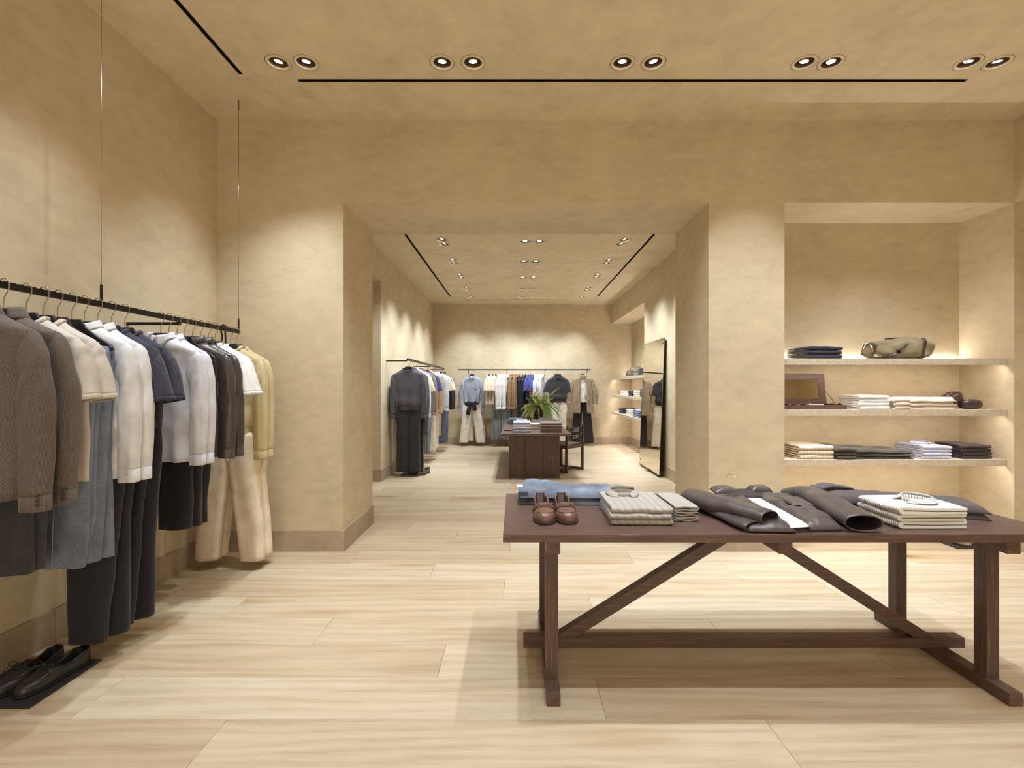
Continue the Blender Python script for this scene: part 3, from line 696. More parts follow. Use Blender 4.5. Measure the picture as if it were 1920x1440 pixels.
# trousers under them
make_trousers('jeans', 'dark grey jeans hanging below the brown suit jackets', c_ddenim, (RX-.02, 2.05, 1.46), 0, G, 'folded', W=.25, hemw=.215, L=.89, depth=.075, off=.06, seed=21, seam=stitch)
make_trousers('jeans', 'first light blue jeans clipped to a hanger below the beige tops', c_denim, (RX+.03, 2.235, 1.535), 0, G, 'folded', W=.26, hemw=.235, L=1.005, depth=.07, off=.055, seed=22, seam=stitch_b)
make_trousers('jeans', 'second light blue jeans clipped to a hanger beside the white shirts', c_denim, (RX+.04, 2.31, 1.535), 0, G, 'folded', W=.26, hemw=.235, L=1.005, depth=.07, off=.055, seed=23, seam=stitch_b)
for i, d in enumerate((2.405, 2.57)):
    make_trousers('wool_trousers', '%s long navy trousers hanging almost to the floor' % ('first', 'second')[i], c_navy, (RX+.045, d, 1.17), 0, G, 'folded', W=.29, hemw=.165, L=1.06, depth=.08, off=.085, seed=24+i)
for i, d in enumerate((3.02, 3.10)):
    make_trousers('jeans', '%s cropped black trousers below the pale blue shirts' % ('first', 'second')[i], c_black, (RX+.02, d, 1.535), 0, G, 'folded', W=.26, hemw=.185, L=1.06, depth=.075, off=.065, seed=26+i)
for i, d in enumerate((3.575, 3.67)):
    make_trousers('cotton_trousers', '%s cream trousers hanging below the yellow-green sweaters' % ('first', 'second')[i], c_khaki, (RX-.005, d+.02, 1.005), 0, G, 'front', W=.185, hem=(.085, .255), L=.935, depth=.05, seed=28+i)
# braided belt looped over the bar
bl = thing('braided_belt', 'black braided belt looped over the near rail before its end', 'belt', (RX, 3.50, RZ))
for s in (-1, 1):
    MB().tube([(.014*math.cos(a)*s*0+.018*math.sin(k*.5+s*1.57)*.25+s*.016, .004*math.cos(k*.9), .02-k*.012) for k, a in enumerate([0]*14)], .007, 6).build('strand', M['blackleather'], bl, True)
MB().tube([(-.016, 0, .012), (-.012, 0, .022), (0, 0, .026), (.012, 0, .022), (.016, 0, .012)], .007, 6).build('loop', M['blackleather'], bl, True)
# ------------------------------------------------------------------ REAR LEFT RAIL
NZ2 = 1.755-.105
G2 = 'clothes on the rear left rail'
def put2(d, lab, clips=False): hanger('black hanger '+lab, (R2X, d, NZ2), rnd.uniform(-.05, .05), 'hangers on the rear left rail', clips, .08)
def n2(d, dz=0): return (R2X, d, NZ2-.026+dz)
c_gcab = fabric((84, 82, 90), 'cable', scale=1.2); c_suede = fabric((196, 158, 108), 'suede'); c_ltblue = fabric((216, 224, 234), 'cotton'); c_char = fabric((46, 44, 48), 'plain'); c_brownd = fabric((66, 54, 46), 'plain')
c_taupe = fabric((140, 126, 112), 'wool'); c_royal = fabric((62, 72, 142), 'plain'); c_grden = fabric((120, 128, 134), 'denim'); c_ivory = fabric((240, 230, 208), 'cotton'); c_bluejean = fabric((98, 112, 138), 'denim'); c_rust = fabric((150, 116, 76), 'suede')
SW = dict(w=.225, drop=.09, L=.575, collar='crew', depth=.078, sl=.60, sleeve_r=.066, hem_rib=True, tuck=.35, gap=.03, trim=fabric((76, 74, 82), 'knit', scale=1.4))
put2(7.24, 'in the dark grey cable sweater shown face on'); make_top('cable_sweater', 'dark grey cable sweater shown face on at the front of the rear left rail', 'sweater', c_gcab, n2(7.24), 0, G2, seed=31, **SW)
for i, d in enumerate((7.36, 7.46)):
    put2(d, 'in the %s grey sweater behind the front one' % ORD[i]); make_top('cable_sweater', '%s dark grey sweater tucked behind the one shown face on' % ORD[i], 'sweater', c_gcab, n2(d), 0, G2, seed=32+i, **SW)
ST = dict(S, res=.75)
lst = [(7.62, 'dress_shirt', 'white long-sleeve shirt behind the dark grey cable sweaters', 'shirt', c_white, ST),
       (7.80, 'short_sleeve_top', 'cream short-sleeve top with wide sleeve on the rear left rail', 'top', c_ivory, dict(T, res=.75)),
       (8.20, 'work_jacket', 'taupe wool jacket between cream top and tan suede jackets', 'jacket', c_taupe, dict(LJ, res=.75)),
       (8.55, 'short_sleeve_top', 'royal blue top half hidden on the rear left rail', 'top', c_royal, dict(T, res=.6)),
       (8.80, 'suede_jacket', 'first tan suede jacket on the rear left rail', 'jacket', c_suede, dict(S, res=.75, L=.66)),
       (8.92, 'suede_jacket', 'second tan suede jacket on the rear left rail', 'jacket', c_suede, dict(S, res=.75, L=.66)),
       (9.62, 'dress_shirt', 'first pale blue shirt near the far end of the rear left rail', 'shirt', c_ltblue, ST),
       (9.72, 'dress_shirt', 'second pale blue shirt near the far end of the rear left rail', 'shirt', c_ltblue, ST),
       (10.15, 'tee_shirt', 'cream tee near the far end of the rear left rail', 'top', c_ivory, dict(T, res=.7)),
       (10.28, 'work_jacket', 'charcoal jacket between the two light tees at the far end', 'jacket', c_char, dict(LJ, res=.7, L=.62)),
       (10.45, 'tee_shirt', 'white tee nearly at the far end of the rear left rail', 'top', c_tee, dict(T, res=.7)),
       (10.62, 'work_jacket', 'dark navy top last on the rear left rail', 'top', c_navy, dict(LJ, res=.7, L=.66))]
for i, (d, nm, lab, cat, mt, kw) in enumerate(lst):
    put2(d, 'in the '+' '.join(lab.split()[:7])); make_top(nm, lab, cat, mt, n2(d), rnd.uniform(-.04, .06), G2, seed=40+i, **kw)
for i, d in enumerate((7.92, 7.99, 8.06, 8.36)): put2(d, '%s of four with clipped trousers on the rear left rail' % ORD[i], True)
make_trousers('wide_trousers', 'long black trousers below the grey cable sweater shown face on', c_char, (R2X, 7.25, 1.10), 0, G2, 'front', W=.175, hem=(.002, .175), L=1.02, depth=.04, seed=51)
make_trousers('wide_trousers', 'second long black trousers behind the front pair', c_black, (R2X+.02, 7.38, 1.10), 0, G2, 'front', W=.175, hem=(.002, .185), L=1.0, depth=.04, seed=52)
for i, (d, dx, mt, lab, z, L) in enumerate([(7.68, .05, c_brownd, 'dark brown cropped trousers in front of the grey jeans', 1.30, .72), (7.80, .06, c_brownd, 'second dark brown cropped trousers in front of the grey jeans', 1.30, .72),
        (7.92, .0, c_grden, 'first grey jeans below the rear left rail', 1.30, 1.05), (8.0, .03, c_grden, 'second grey jeans below the rear left rail', 1.30, 1.05), (8.1, .05, c_grden, 'third grey jeans below the rear left rail', 1.30, 1.05),
        (8.75, .04, c_khaki, 'cream trousers below the tan suede jackets', 1.2, 1.03), (9.0, .05, c_white, 'white trousers beside the cream ones on the rear left rail', 1.2, 1.0), (9.35, .04, fabric((196, 164, 122), 'cotton'), 'tan trousers between cream trousers and blue jeans', 1.2, .8),
        (10.0, .06, c_bluejean, 'first blue jeans at the far end of the rear left rail', 1.2, 1.0), (10.12, .06, c_bluejean, 'second blue jeans at the far end of the rear left rail', 1.2, 1.0)]):
    make_trousers('jeans' if 'jeans' in lab else 'trousers', lab, mt, (R2X+dx, d, z), 0, G2, 'folded', W=.26, hemw=.23, L=L, depth=.07, off=.06, seed=60+i, res=.7, seam=stitch_b if mt in (c_bluejean,) else None)
# ------------------------------------------------------------------ FAR RAIL
NZF = 1.735-.105
GF = 'clothes on the far rail'
def fx(px): return (px-966)*RFY/F
def putf(px, lab, rz=PI/2, clips=False): hanger('black hanger '+lab, (fx(px), RFY, NZF), rz, 'hangers on the far rail', clips, .08)
c_cham = fabric((164, 170, 186), 'cotton'); c_offw = fabric((240, 234, 222), 'cotton'); c_blackp = fabric((50, 49, 54), 'plain'); c_coat = fabric((156, 138, 114), 'cotton')
putf(885, 'in the blue-grey shirt shown face on', 0)
make_top('chambray_shirt', 'blue-grey buttoned shirt with chest pocket shown face on at far rail', 'shirt', c_cham, (fx(885), RFY, NZF-.026), 0, GF, w=.215, drop=.1, L=.62, collar='shirt', btn='button', depth=.07, sl=.66, sleeve_r=.066, gap=.06, pocket=1, seed=71, dip=.06)
make_trousers('cotton_trousers', 'off-white trousers with legs apart below the blue-grey shirt', c_offw, (fx(885), RFY+.02, 1.04), 0, GF, 'front', W=.19, hem=(.10, .29), L=.96, depth=.05, seed=72)
make_trousers('cotton_trousers', 'second off-white trousers behind the pair under the blue-grey shirt', c_offw, (fx(889), RFY+.14, 1.08), 0, GF, 'front', W=.19, hem=(.02, .25), L=.97, depth=.055, seed=73)
kn = thing('tied_sweater', 'dark navy sweater knotted round the waist under the blue-grey shirt', 'sweater', (fx(885), RFY, .985), 0, GF)
MB().loft([[(.185*k*sup(2*PI*j/28)[0], .02+.055*k*sup(2*PI*j/28)[1], z-.02*abs(math.cos(2*PI*j/28))) for j in range(28)] for k, z in ((.98, .05), (1.06, .02), (1.06, -.02), (.98, -.06))]).build('waist_wrap', c_navy, kn, True, solid=.006)
for x0, x1, l in ((-.03, -.09, .27), (.03, .08, .17)): MB().loft(limb([Vector((x0, -.055, .02)), Vector((lerp(x0, x1, .5), -.07, -l*.5)), Vector((x1, -.065, -l))], [.035, .045, .05], [.02, .022, .018], 14, 4, 3), True, True, True).build('sleeve', c_navy, kn, True)
MB().loft(limb([Vector((-.04, -.055, .01)), Vector((0, -.07, -.015)), Vector((.04, -.055, .01))], [.02, .035, .02], [.02, .025, .02], 12, 4, 5), True, True, True).build('knot', c_navy, kn, True)
def row_of(name, pxs, lab, cat, mt, rz, **kw):
    base = None; words = {2: 'two', 3: 'three', 4: 'four'}[len(pxs)]
    for i, px in enumerate(pxs):
        l = '%s of %s %s from the left on the far rail' % (ORD[i], words, lab)
        putf(px, 'holding the %s of %s %s' % (ORD[i], words, lab), rz)
        loc = (fx(px), RFY, NZF-.026)
        if base is None: base = make_top(name, l, cat, mt, loc, rz, GF, **kw)
        else: dup(base, loc, rz+rnd.uniform(-.08, .08), l)
RZF = PI/2-.28
row_of('short_sleeve_top', (917, 923.5, 929.5), 'cream short-sleeve tops', 'top', c_ivory, RZF, seed=81, **dict(T, res=.7, depth=.045, L=.66))
row_of('dress_shirt', (937.5, 943.5, 951), 'white long-sleeve shirts', 'shirt', c_tee, RZF, seed=82, **dict(S, res=.7, depth=.045))
row_of('suede_shirt', (960, 968), 'brown suede shirts', 'shirt', c_rust, RZF, seed=83, **dict(S, res=.7, depth=.045, btn=None))
for i, px in enumerate((975, 980, 985)):
    putf(px, 'clipping the %s of three black trousers' % ORD[i], RZF, True)
    make_trousers('trousers', '%s of three black trousers from the left on the far rail' % ORD[i], c_black, (fx(px), RFY, NZF-.13), RZF, GF, 'folded', W=.28, hemw=.22, L=1.02, depth=.06, off=.05, seed=84+i, res=.6)
row_of('short_sleeve_top', (990.5, 995.5, 1000.5), 'royal blue short-sleeve tops', 'top', c_royal, RZF, seed=87, **dict(T, res=.7, depth=.045, L=.56))
row_of('dress_shirt', (1006, 1011, 1016), 'pale lilac-white shirts', 'shirt', c_pale, RZF, seed=88, **dict(S, res=.7, depth=.045))
for i, px in enumerate((929, 937, 946, 954)):
    make_trousers('jeans', '%s of four grey jeans from the left below the far rail' % ORD[i], c_grden, (fx(px), RFY, 1.15), RZF, GF, 'folded', W=.28, hemw=.25, L=1.0, depth=.07, off=.06, seed=90+i, res=.6)
putf(1046, 'in the black polo shown face on', 0)
make_top('polo_shirt', 'black short-sleeve polo shown face on near right of far rail', 'top', c_blackp, (fx(1046), RFY, NZF-.026), 0, GF, w=.228, drop=.1, L=.56, collar='polo', sleeve='short', sl=.27, depth=.075, hem_rib=True, tuck=.5, seed=95, dip=.06)
make_trousers('wide_trousers', 'off-white wide trousers hanging below the black polo', fabric((226, 218, 204), 'cotton'), (fx(1047), RFY+.02, 1.0), 0, GF, 'front', W=.18, hem=(.004, .19), L=.93, depth=.045, seed=96)
putf(1092, 'in the beige coat shown face on', 0)
make_top('long_coat', 'beige open coat shown face on at right end of far rail', 'coat', c_coat, (fx(1092), RFY-.005, NZF-.026), 0, GF, w=.235, drop=.09, L=.86, hem_w=.28, collar='shirt', depth=.11, sl=.50, sleeve_r=.078, gap=.085, front_open=.075, pocket=2, seed=97, neck=.085)
make_top('dress_shirt', 'white shirt worn inside the beige coat on far rail', 'shirt', c_tee, (fx(1092), RFY, NZF-.02), 0, GF, w=.19, drop=.085, L=.62, collar='shirt', btn='pearl', depth=.05, sleeve='none', seed=98, hem_w=.12, dip=.05)
make_trousers('wide_trousers', 'black wide trousers hanging below the beige coat', c_black, (fx(1092), RFY+.02, 1.10), 0, GF, 'front', W=.17, hem=(.05, .26), L=1.03, depth=.026, wr=.4, seed=99)
# ------------------------------------------------------------------ TRESTLE TABLE
TZ, TX0, TX1, TY0, TY1 = .73, -.0515, 2.33, 2.03, 2.81
tt = thing('trestle_table', 'long dark wood trestle table with diagonal braces in the front room', 'table', ((TX0+TX1)/2, (TY0+TY1)/2, 0))
cx, cy = (TX0+TX1)/2, (TY0+TY1)/2
def tb(name, x0, x1, y0, y1, z0, z1, mat='wood', parent=tt): return MB().box(x0-cx, x1-cx, y0-cy, y1-cy, z0, z1).build(name, M[mat], parent, bevel=.002)
tb('tabletop', TX0, TX1, TY0, TY1, .695, TZ)
for fxx in (.162, 2.114):
    tb('foot_beam', fxx-.029, fxx+.029, 2.041, 2.81, 0, .056, 'woody')
    for y0 in (2.14, 2.645): tb('leg', fxx-.028, fxx+.028, y0, y0+.062, .056, .64, 'woodz')
for fxx in (.162, 1.147, 2.114): tb('cross_batten', fxx-.029, fxx+.029, 2.05, 2.79, .64, .695, 'woody')
tb('stretcher', .04, 2.225, 2.392, 2.452, .0565, .106)
for a, b in ((.245, 1.10), (2.03, 1.19)):
    dx, dz = b-a, .64-.106; l = math.hypot(dx, dz); ux, uz = dx/l, dz/l; nx, nzz = -uz*.028, ux*.028
    if nzz < 0: nx, nzz = -nx, -nzz
    # cut flush with stretcher and batten
    def at(z, s): # point on upper/lower edge at height z
        px, pz = a+s*nx, .106+s*nzz; k = (z-pz)/uz; return (px+ux*k-cx, z)
    MB().prism([at(.106, -1), at(.64, -1), at(.64, 1), at(.106, 1)], 2.395-cy, 2.449-cy).build('brace', M['wood'], tt, bevel=.002)
# ------------------------------------------------------------------ FOLDED CLOTHES
def folded_mesh(W, D, T, seed=0, layers=2, nx=16):
    """cloth folded over a rounded front edge (-y), open behind; layers of cloth show at the sides"""
    m = MB()
    for k in range(layers):
        z0, z1 = T*k/layers, T*(k+1)/layers
        h = (z1-z0); r = h*.5; th = h*.40; prof = []
        f = lambda R, a: (-R*math.cos(a)*1.25, R*math.sin(a))
        prof.append((D, z0)); prof.append((D*.5, z0)); prof.append((r*1.25, z0))
        for i in range(1, 8): a = -PI/2+PI*i/8; prof.append((r*1.25-r*1.25*math.cos(a), z0+r+r*math.sin(a)))
        prof.append((r*1.25, z1)); prof.append((D*.5, z1)); prof.append((D, z1))
        prof.append((D-.002, z1-th)); prof.append((D*.5, z1-th)); prof.append((r*1.25+.004, z1-th)); prof.append((r*.9, z0+r)); prof.append((r*1.25+.004, z0+th)); prof.append((D*.5, z0+th)); prof.append((D-.002, z0+th))
        rings = []
        for i in range(nx+1):
            u = i/nx; x = -W/2+W*u; e = min(u, 1-u)*nx
            q = .88+.12*min(1, e/1.5)
            jx = .004*nz(seed*3+k*7, 1, k); ring = []
            for (y, z) in prof:
                dz = .0022*nz(x*14+seed, y*14, k*3.3+seed)*min(1, z/.01)*(2 if k == layers-1 else 1)
                dy = .004*nz(x*9, k*2.1+seed, seed)
                mid = (z0+z1)/2
                ring.append((x+jx+.004*nz(y*12, k*5+seed, z*30)*(1 if e < 1 else 0), y+dy-D/2, mid+(z-mid)*q+dz))
            rings.append(ring)
        m.loft(rings, True, True, True, swap=True)
    return m
def stack(name, n, W, D, T, mat, loc, rz, what, group, cat='clothes', layers=1, seed=0, btn=None, collar=None, jit=.006, top_label=None):
    out = []
    for i in range(n):
        pos = 'only' if n == 1 else 'top' if i == n-1 else 'bottom' if i == 0 else ORD[n-1-i]+' from top'
        lab = '%s %s of the stack %s' % (pos, what[0], what[1]) if n > 1 else '%s %s' % (what[0], what[1])
        r = random.Random(seed*31+i)
        t = thing(name, lab, cat, (loc[0]+r.uniform(-jit, jit), loc[1]+r.uniform(-jit, jit), loc[2]+T*i), rz+r.uniform(-.02, .02), group)
        b = folded_mesh(W, D, T*.985, seed+i*1.7, layers).build('folded_cloth', mat, t, True, auto=1.0)
        if btn: buttons(t, [(W*.08, -D/2-.001, T*.5)], btn, .0055)
        if collar and i == n-1:
            m = MB()
            def fall(u, v):
                a = lerp(-.35*PI, 1.35*PI, u); fr = max(0, -math.sin(a))
                return (.068*math.cos(a)*(1+.25*v), D*.10+.05*math.sin(a)*(1+.35*v)-.02*fr*v, T+.026*(1-.5*fr)-v*(.022-.010*fr))
            m.grid(fall, 24, 4)
            m.loft([[(.068*math.cos(2*PI*j/24), D*.10+.05*math.sin(2*PI*j/24), T+z) for j in range(24)] for z in (-.003, .014)])
            m.build('collar', collar, t, True, solid=.003)
        out.append(t)
    return out
def cushion(corners, t, nu=16, nv=20, wr=.006, seed=0, edge=.18, z0=0):
    """soft sheet over four floor corners (x,y): thick in the middle, thin at the edge"""
    c = [Vector((x, y, 0)) for x, y in corners]
    def P(u, v): return (c[0]*(1-u)*(1-v)+c[1]*u*(1-v)+c[2]*u*v+c[3]*(1-u)*v)
    def top(u, v):
        p = P(u, v); e = min(1, min(u, 1-u)/edge)*1.0; g = min(1, min(v, 1-v)/edge)
        k = math.sqrt(max(0, 1-(1-e)**2))*math.sqrt(max(0, 1-(1-g)**2))
        z = z0+t*(.18+.82*k)+wr*k*(nz(p.x*13+seed, p.y*13, seed)+.6*nz(p.x*31, p.y*31+seed, 2))
        return (p.x, p.y, max(z, z0+.001))
    m = MB(); m.grid(top, nu, nv)
    m.grid(lambda u, v: (P(u, v).x, P(u, v).y, z0), nu, nv)
    b = len(m.v)//2; N1 = nv+1
    edge_i = [j for j in range(N1)]+[i*N1+nv for i in range(1, nu+1)]+[nu*N1+j for j in range(nv-1, -1, -1)]+[i*N1 for i in range(nu-1, 0, -1)]
    for a, d in zip(edge_i, edge_i[1:]+edge_i[:1]): m.f.append((a, d, b+d, b+a))
    return m
def flatlimb(path, rx, rz, n=20, sub=5, seed=0, wr=.08):
    """flattened tube lying on a table: rx sideways, rz up"""
    rings = []; P = []; A = []; B = []
    k = len(path); path = [Vector(p) for p in path]
    for i in range(k-1):
        p0, p1, p2, p3 = path[max(i-1, 0)], path[i], path[i+1], path[min(i+2, k-1)]
        for j in range(sub):
            t = j/sub; P.append(.5*((2*p1)+(p2-p0)*t+(2*p0-5*p1+4*p2-p3)*t*t+(3*p1-p0-3*p2+p3)*t**3)); A.append(lerp(rx[i], rx[i+1], t)); B.append(lerp(rz[i], rz[i+1], t))
    P.append(path[-1]); A.append(rx[-1]); B.append(rz[-1])
    for i, p in enumerate(P):
        t = (P[min(i+1, len(P)-1)]-P[max(i-1, 0)]).normalized(); a = Vector((t.y, -t.x, 0)).normalized(); ring = []
        for j in range(n):
            th = 2*PI*j/n; c, s = sup(th, 2.3)
            q = 1+wr*(nz(c*1.5+seed, s*1.5, i*.6)+.5*math.sin(i*1.1+2*th))
            ring.append(p+a*c*A[i]*q+Vector((0, 0, s*B[i]*(q if s > 0 else 1))))
        rings.append(ring)
    return rings
ZT = TZ+.0005
def rise(m, k):
    m.v = [(x, y, z+(.030*k*sm(.02, -.26, x)*sm(-.12, .05, y) if z > .01 else 0)) for x, y, z in m.v]; return m
# jeans (two folded pairs) on the trestle table
c_tjean = fabric((104, 113, 130), 'denim')
for i in range(2):
    jn = thing('folded_jeans', ('upper', 'lower')[1-i]+' of two folded blue jeans behind the brown loafers', 'jeans', (.335, 2.655, ZT+.034*i), -.04+.03*i, 'folded jeans on the trestle table')
    rise(cushion([(-.31, -.125), (.34, -.13), (.32, .10), (-.30, .115)], .036, 40, 18, .013, 5+i), i).build('folded_cloth', c_tjean, jn, True)
    cushion([(-.31, -.128), (.33, -.132), (.31, .02), (-.30, .03)], .021, 30, 10, .004, 8+i, .1, .002).build('folded_leg', c_tjean, jn, True)
    MB().box(-.318, -.265, -.12, .11, .008, .036).build('waistband', c_tjean, jn, bevel=.006)
    MB().tube([(-.25, -.10, .037), (-.17, -.09, .040), (-.14, -.02, .041), (-.15, .08, .040)], .002, 5).build('pocket_stitching', stitch, jn, True)
    MB().box(-.325, -.29, .0, .06, .034, .0365).build('size_patch', M['tag'], jn)
# grey cable sweaters + knit trousers
c_oat = fabric((180, 174, 167), 'cable', scale=.8); c_oat2 = fabric((178, 172, 164), 'knit', scale=.9)
stack('folded_sweater', 3, .272, .34, .0265, c_oat, (.565, 2.325, ZT), -.03, ('folded oatmeal grey cable sweater', 'beside the brown loafers'), 'folded cable sweaters on the trestle table', 'sweater', 1, 3, None, None, .008)
sw = thing('sweater_collar_fold', 'oatmeal grey ribbed polo collar folded up on the sweater stack', 'collar', (.50, 2.46, ZT+.08), .3)
bpy.data.objects.remove(sw)
top = [o for o in bpy.data.objects if o.name.startswith('folded_sweater')][-1]
m = MB()
def fallc(u, v):
    a = lerp(-.36*PI, 1.36*PI, u); fr = max(0, -math.sin(a)); return (-.035+.062*math.cos(a)*(1+.30*v), .10+.045*math.sin(a)*(1+.4*v)-.02*fr*v, .027+.034*(1-.6*fr)-v*(.028-.012*fr))
m.grid(fallc, 24, 4); m.loft([[(-.035+.062*math.cos(2*PI*j/24), .10+.05*math.sin(2*PI*j/24), z) for j in range(24)] for z in (.022, .045)])
m.build('collar', c_oat2, top, True, solid=.004)
for i in range(3):
    z = .0005+.024*i
    t = thing('folded_knitwear', ('bottom', 'middle', 'top')[i]+' oatmeal grey knit folded between sweaters and leather jacket', 'knitwear', (.79, 2.345, ZT+.024*i), 0, 'folded grey knits on the trestle table')
    R = []
    prof = [(-.12+.24*k/10, 0) for k in range(11)]
    def lay(y0, y1, seed): # long loop of cloth folded over at the right end
        pts = []
        for k in range(9): pts.append((-.055+.10*k/8, .003+.002*math.sin(k+seed)))
        for k in range(1, 6): a = -PI/2+PI*k/6; pts.append((.046+.010*math.cos(a), .0115+.0085*math.sin(a)))
        for k in range(9): pts.append((.045-.10*k/8, .020+.002*math.sin(k*.8+seed)))
        q = [(x, zz+.0016*s) for x, zz in pts for s in (1,)]
        outer = pts; inner = [(x*.98, zz+(.006 if zz < .01 else -.006 if zz > .015 else 0)) for x, zz in reversed(pts)]
        loop = outer+inner
        return [[(x+.003*nz(y*9, seed, i), y, zz+.003*nz(x*20+seed, y*10, i)*(zz > .015)) for x, zz in loop] for y in [lerp(y0, y1, s/8) for s in range(9)]]
    MB().loft(lay(-.125, .17, i*2.2), True, True, True).build('folded_cloth', c_oat2, t, True, auto=1.0)
# ------------------------------------------------------------------ LEATHER JACKET LYING ON THE TABLE
lj = thing('leather_jacket', 'dark brown leather jacket laid open flat on the trestle table', 'jacket', (1.24, 2.38, ZT))
JL = fabric((84, 76, 75), 'leather')
cushion([(-.26, -.32), (.22, -.31), (.25, .29), (-.25, .29)], .012, 20, 20, .002, 2, .06).build('jacket_back', JL, lj, True)
cushion([(-.25, -.335), (-.055, -.345), (-.0, .30), (-.26, .25)], .040, 22, 28, .014, 3, .22, .006).build('body_panel', JL, lj, True)
cushion([(.015, -.32), (.16, -.315), (.26, .26), (.05, .30)], .044, 22, 28, .016, 6, .22, .006).build('body_panel', JL, lj, True)
for xs in ([(.012, -.322), (.047, .29)],):
    MB().tube([(lerp(xs[0][0], xs[1][0], k/12)+.004, lerp(xs[0][1], xs[1][1], k/12), .024+.006*math.sin(k)) for k in range(13)], .003, 6).build('zip', M['steel'], lj, True)
for y in (-.20, -.325): MB().box(.004, .020, y-.006, y+.006, .024, .034).build('zip_pull', M['chrome'], lj, bevel=.002)
cushion([(.09, -.06), (.19, -.07), (.22, .10), (.10, .12)], .010, 10, 10, .003, 9, .12, .050).build('pocket_flap', JL, lj, True)
sl = MB().loft(flatlimb([(-.22, .23, .035), (-.30, .14, .045), (-.27, -.02, .05), (-.20, -.16, .055), (-.135, -.285, .05)], [.03, .07, .072, .064, .055], [.02, .04, .040, .034, .030], 24, 6, 4, .07), True, True, False).build('sleeve', JL, lj, True, solid=.003)
MB().lathe([(.0005, .003), (.007, .003), (.008, 0)], 12).build('snap_button', M['chrome'], sl).location = (-.165, -.245, .083)
MB().loft(flatlimb([(-.27, .0, .02), (-.25, -.15, .022), (-.235, -.27, .022), (-.22, -.31, .022)], [.05, .05, .05, .045], [.018]*4, 20, 5, 8, .05), True, True, False).build('sleeve_fold', JL, lj, True, solid=.003)
MB().loft(flatlimb([(.22, .26, .04), (.29, .17, .05), (.285, .0, .05), (.265, -.16, .045), (.24, -.33, .040)], [.03, .068, .072, .074, .072], [.02, .046, .044, .038, .034], 24, 6, 9, .06), True, True, False).build('sleeve', JL, lj, True, solid=.003)
cushion([(-.17, .20), (-.03, .23), (-.02, .32), (-.15, .335)], .028, 14, 12, .006, 4, .3, .045).build('collar', JL, lj, True)
cushion([(.04, .235), (.16, .25), (.17, .34), (.05, .33)], .030, 14, 12, .006, 7, .3, .045).build('collar', JL, lj, True)
tw = thing('white_tee', 'white tee showing in the open front of the leather jacket', 'top', (1.24, 2.38, ZT+.0205))
cushion([(-.075, -.335), (.02, -.315), (.07, .285), (-.03, .285)], .012, 10, 24, .001, 3, .1).build('body', c_tee, tw, True)
th = thing('clothes_hanger', 'black hanger with brass hook under the leather jacket on the table', 'hanger', (1.22, 2.655, ZT+.055), 0)
o = obj_of(ME_HANG, 'hanger_body', th, (0, 0, 0), (-PI/2+.15, 0, 0)); o = obj_of(ME_HOOK, 'hook', th, (0, .0, 0), (-PI/2+.55, 0, 0))
# belt
bt = thing('leather_belt', 'rolled brown suede belt right of the leather jacket on the table', 'belt', (1.66, 2.58, ZT), -.25)
def ribbon(path, h, thick, tilt=0):
    m = MB(); rings = []
    path = [Vector(p) for p in path]
    for i, p in enumerate(path):
        t = (path[min(i+1, len(path)-1)]-path[max(i-1, 0)]).normalized(); a = Vector((t.y, -t.x, 0)).normalized()*thick
        rings.append([p-a, p+a, p+a+Vector((0, 0, h)), p-a+Vector((0, 0, h))])
    return m.loft(rings, True, True, True)
ribbon([(-.09, .10, 0), (-.10, .03, 0), (-.07, -.03, 0), (.0, -.09, 0), (.06, -.13, 0)], .032, .0018).build('strap', fabric((120, 92, 76), 'suede'), bt, True, auto=.8)
ribbon([(-.09, .10, 0), (-.04, .13, 0), (.01, .10, 0), (.06, .03, 0), (.02, -.02, 0)], .032, .0018).build('strap', fabric((120, 92, 76), 'suede'), bt, True, auto=.8)
cushion([(-.02, .0), (.10, -.17), (.13, -.15), (.02, .02)], .006, 6, 10, .0, 1, .2, .006).build('tip', fabric((128, 112, 104), 'suede'), bt, True)
MB().tube([(.05+.018*math.cos(a), -.155+.02*math.sin(a), .005) for a in [2*PI*k/12 for k in range(13)]], .003, 6).build('buckle', M['chrome'], bt, True)
# charcoal trousers and white striped shirts
c_chart = fabric((86, 78, 80), 'plain')
for i in range(2):
    t = thing('folded_trousers', ('lower', 'upper')[i]+' folded charcoal trousers behind the white striped shirts', 'trousers', (1.90, 2.50, ZT+.030*i), -.42, 'folded charcoal trousers on the trestle table')
    cushion([(-.30, -.14), (.38, -.13), (.38, .10), (-.30, .12)], .034, 30, 16, .004, 13+i, .10).build('folded_cloth', c_chart, t, True)
    MB().box(-.31, -.27, -.12, .11, .010, .040).build('waistband', c_chart, t, bevel=.008)
    if i: MB().loft(flatlimb([(-.30, -.08, .05), (-.24, .03, .055), (-.12, .08, .04)], [.02, .045, .02], [.008, .012, .004], 12, 4, 5), True, True, True).build('rumpled_waist', c_chart, t, True)
c_strip = fabric((240, 238, 234), 'stripe', c2=(150, 143, 146), scale=.85)
stack('folded_shirt', 3, .25, .30, .032, c_strip, (1.81, 2.225, ZT), -PI/2, ('folded white finely striped shirt', 'on the trestle table'), 'striped shirts on the trestle table', 'shirt', 1, 17, 'pearl', c_strip, .006)
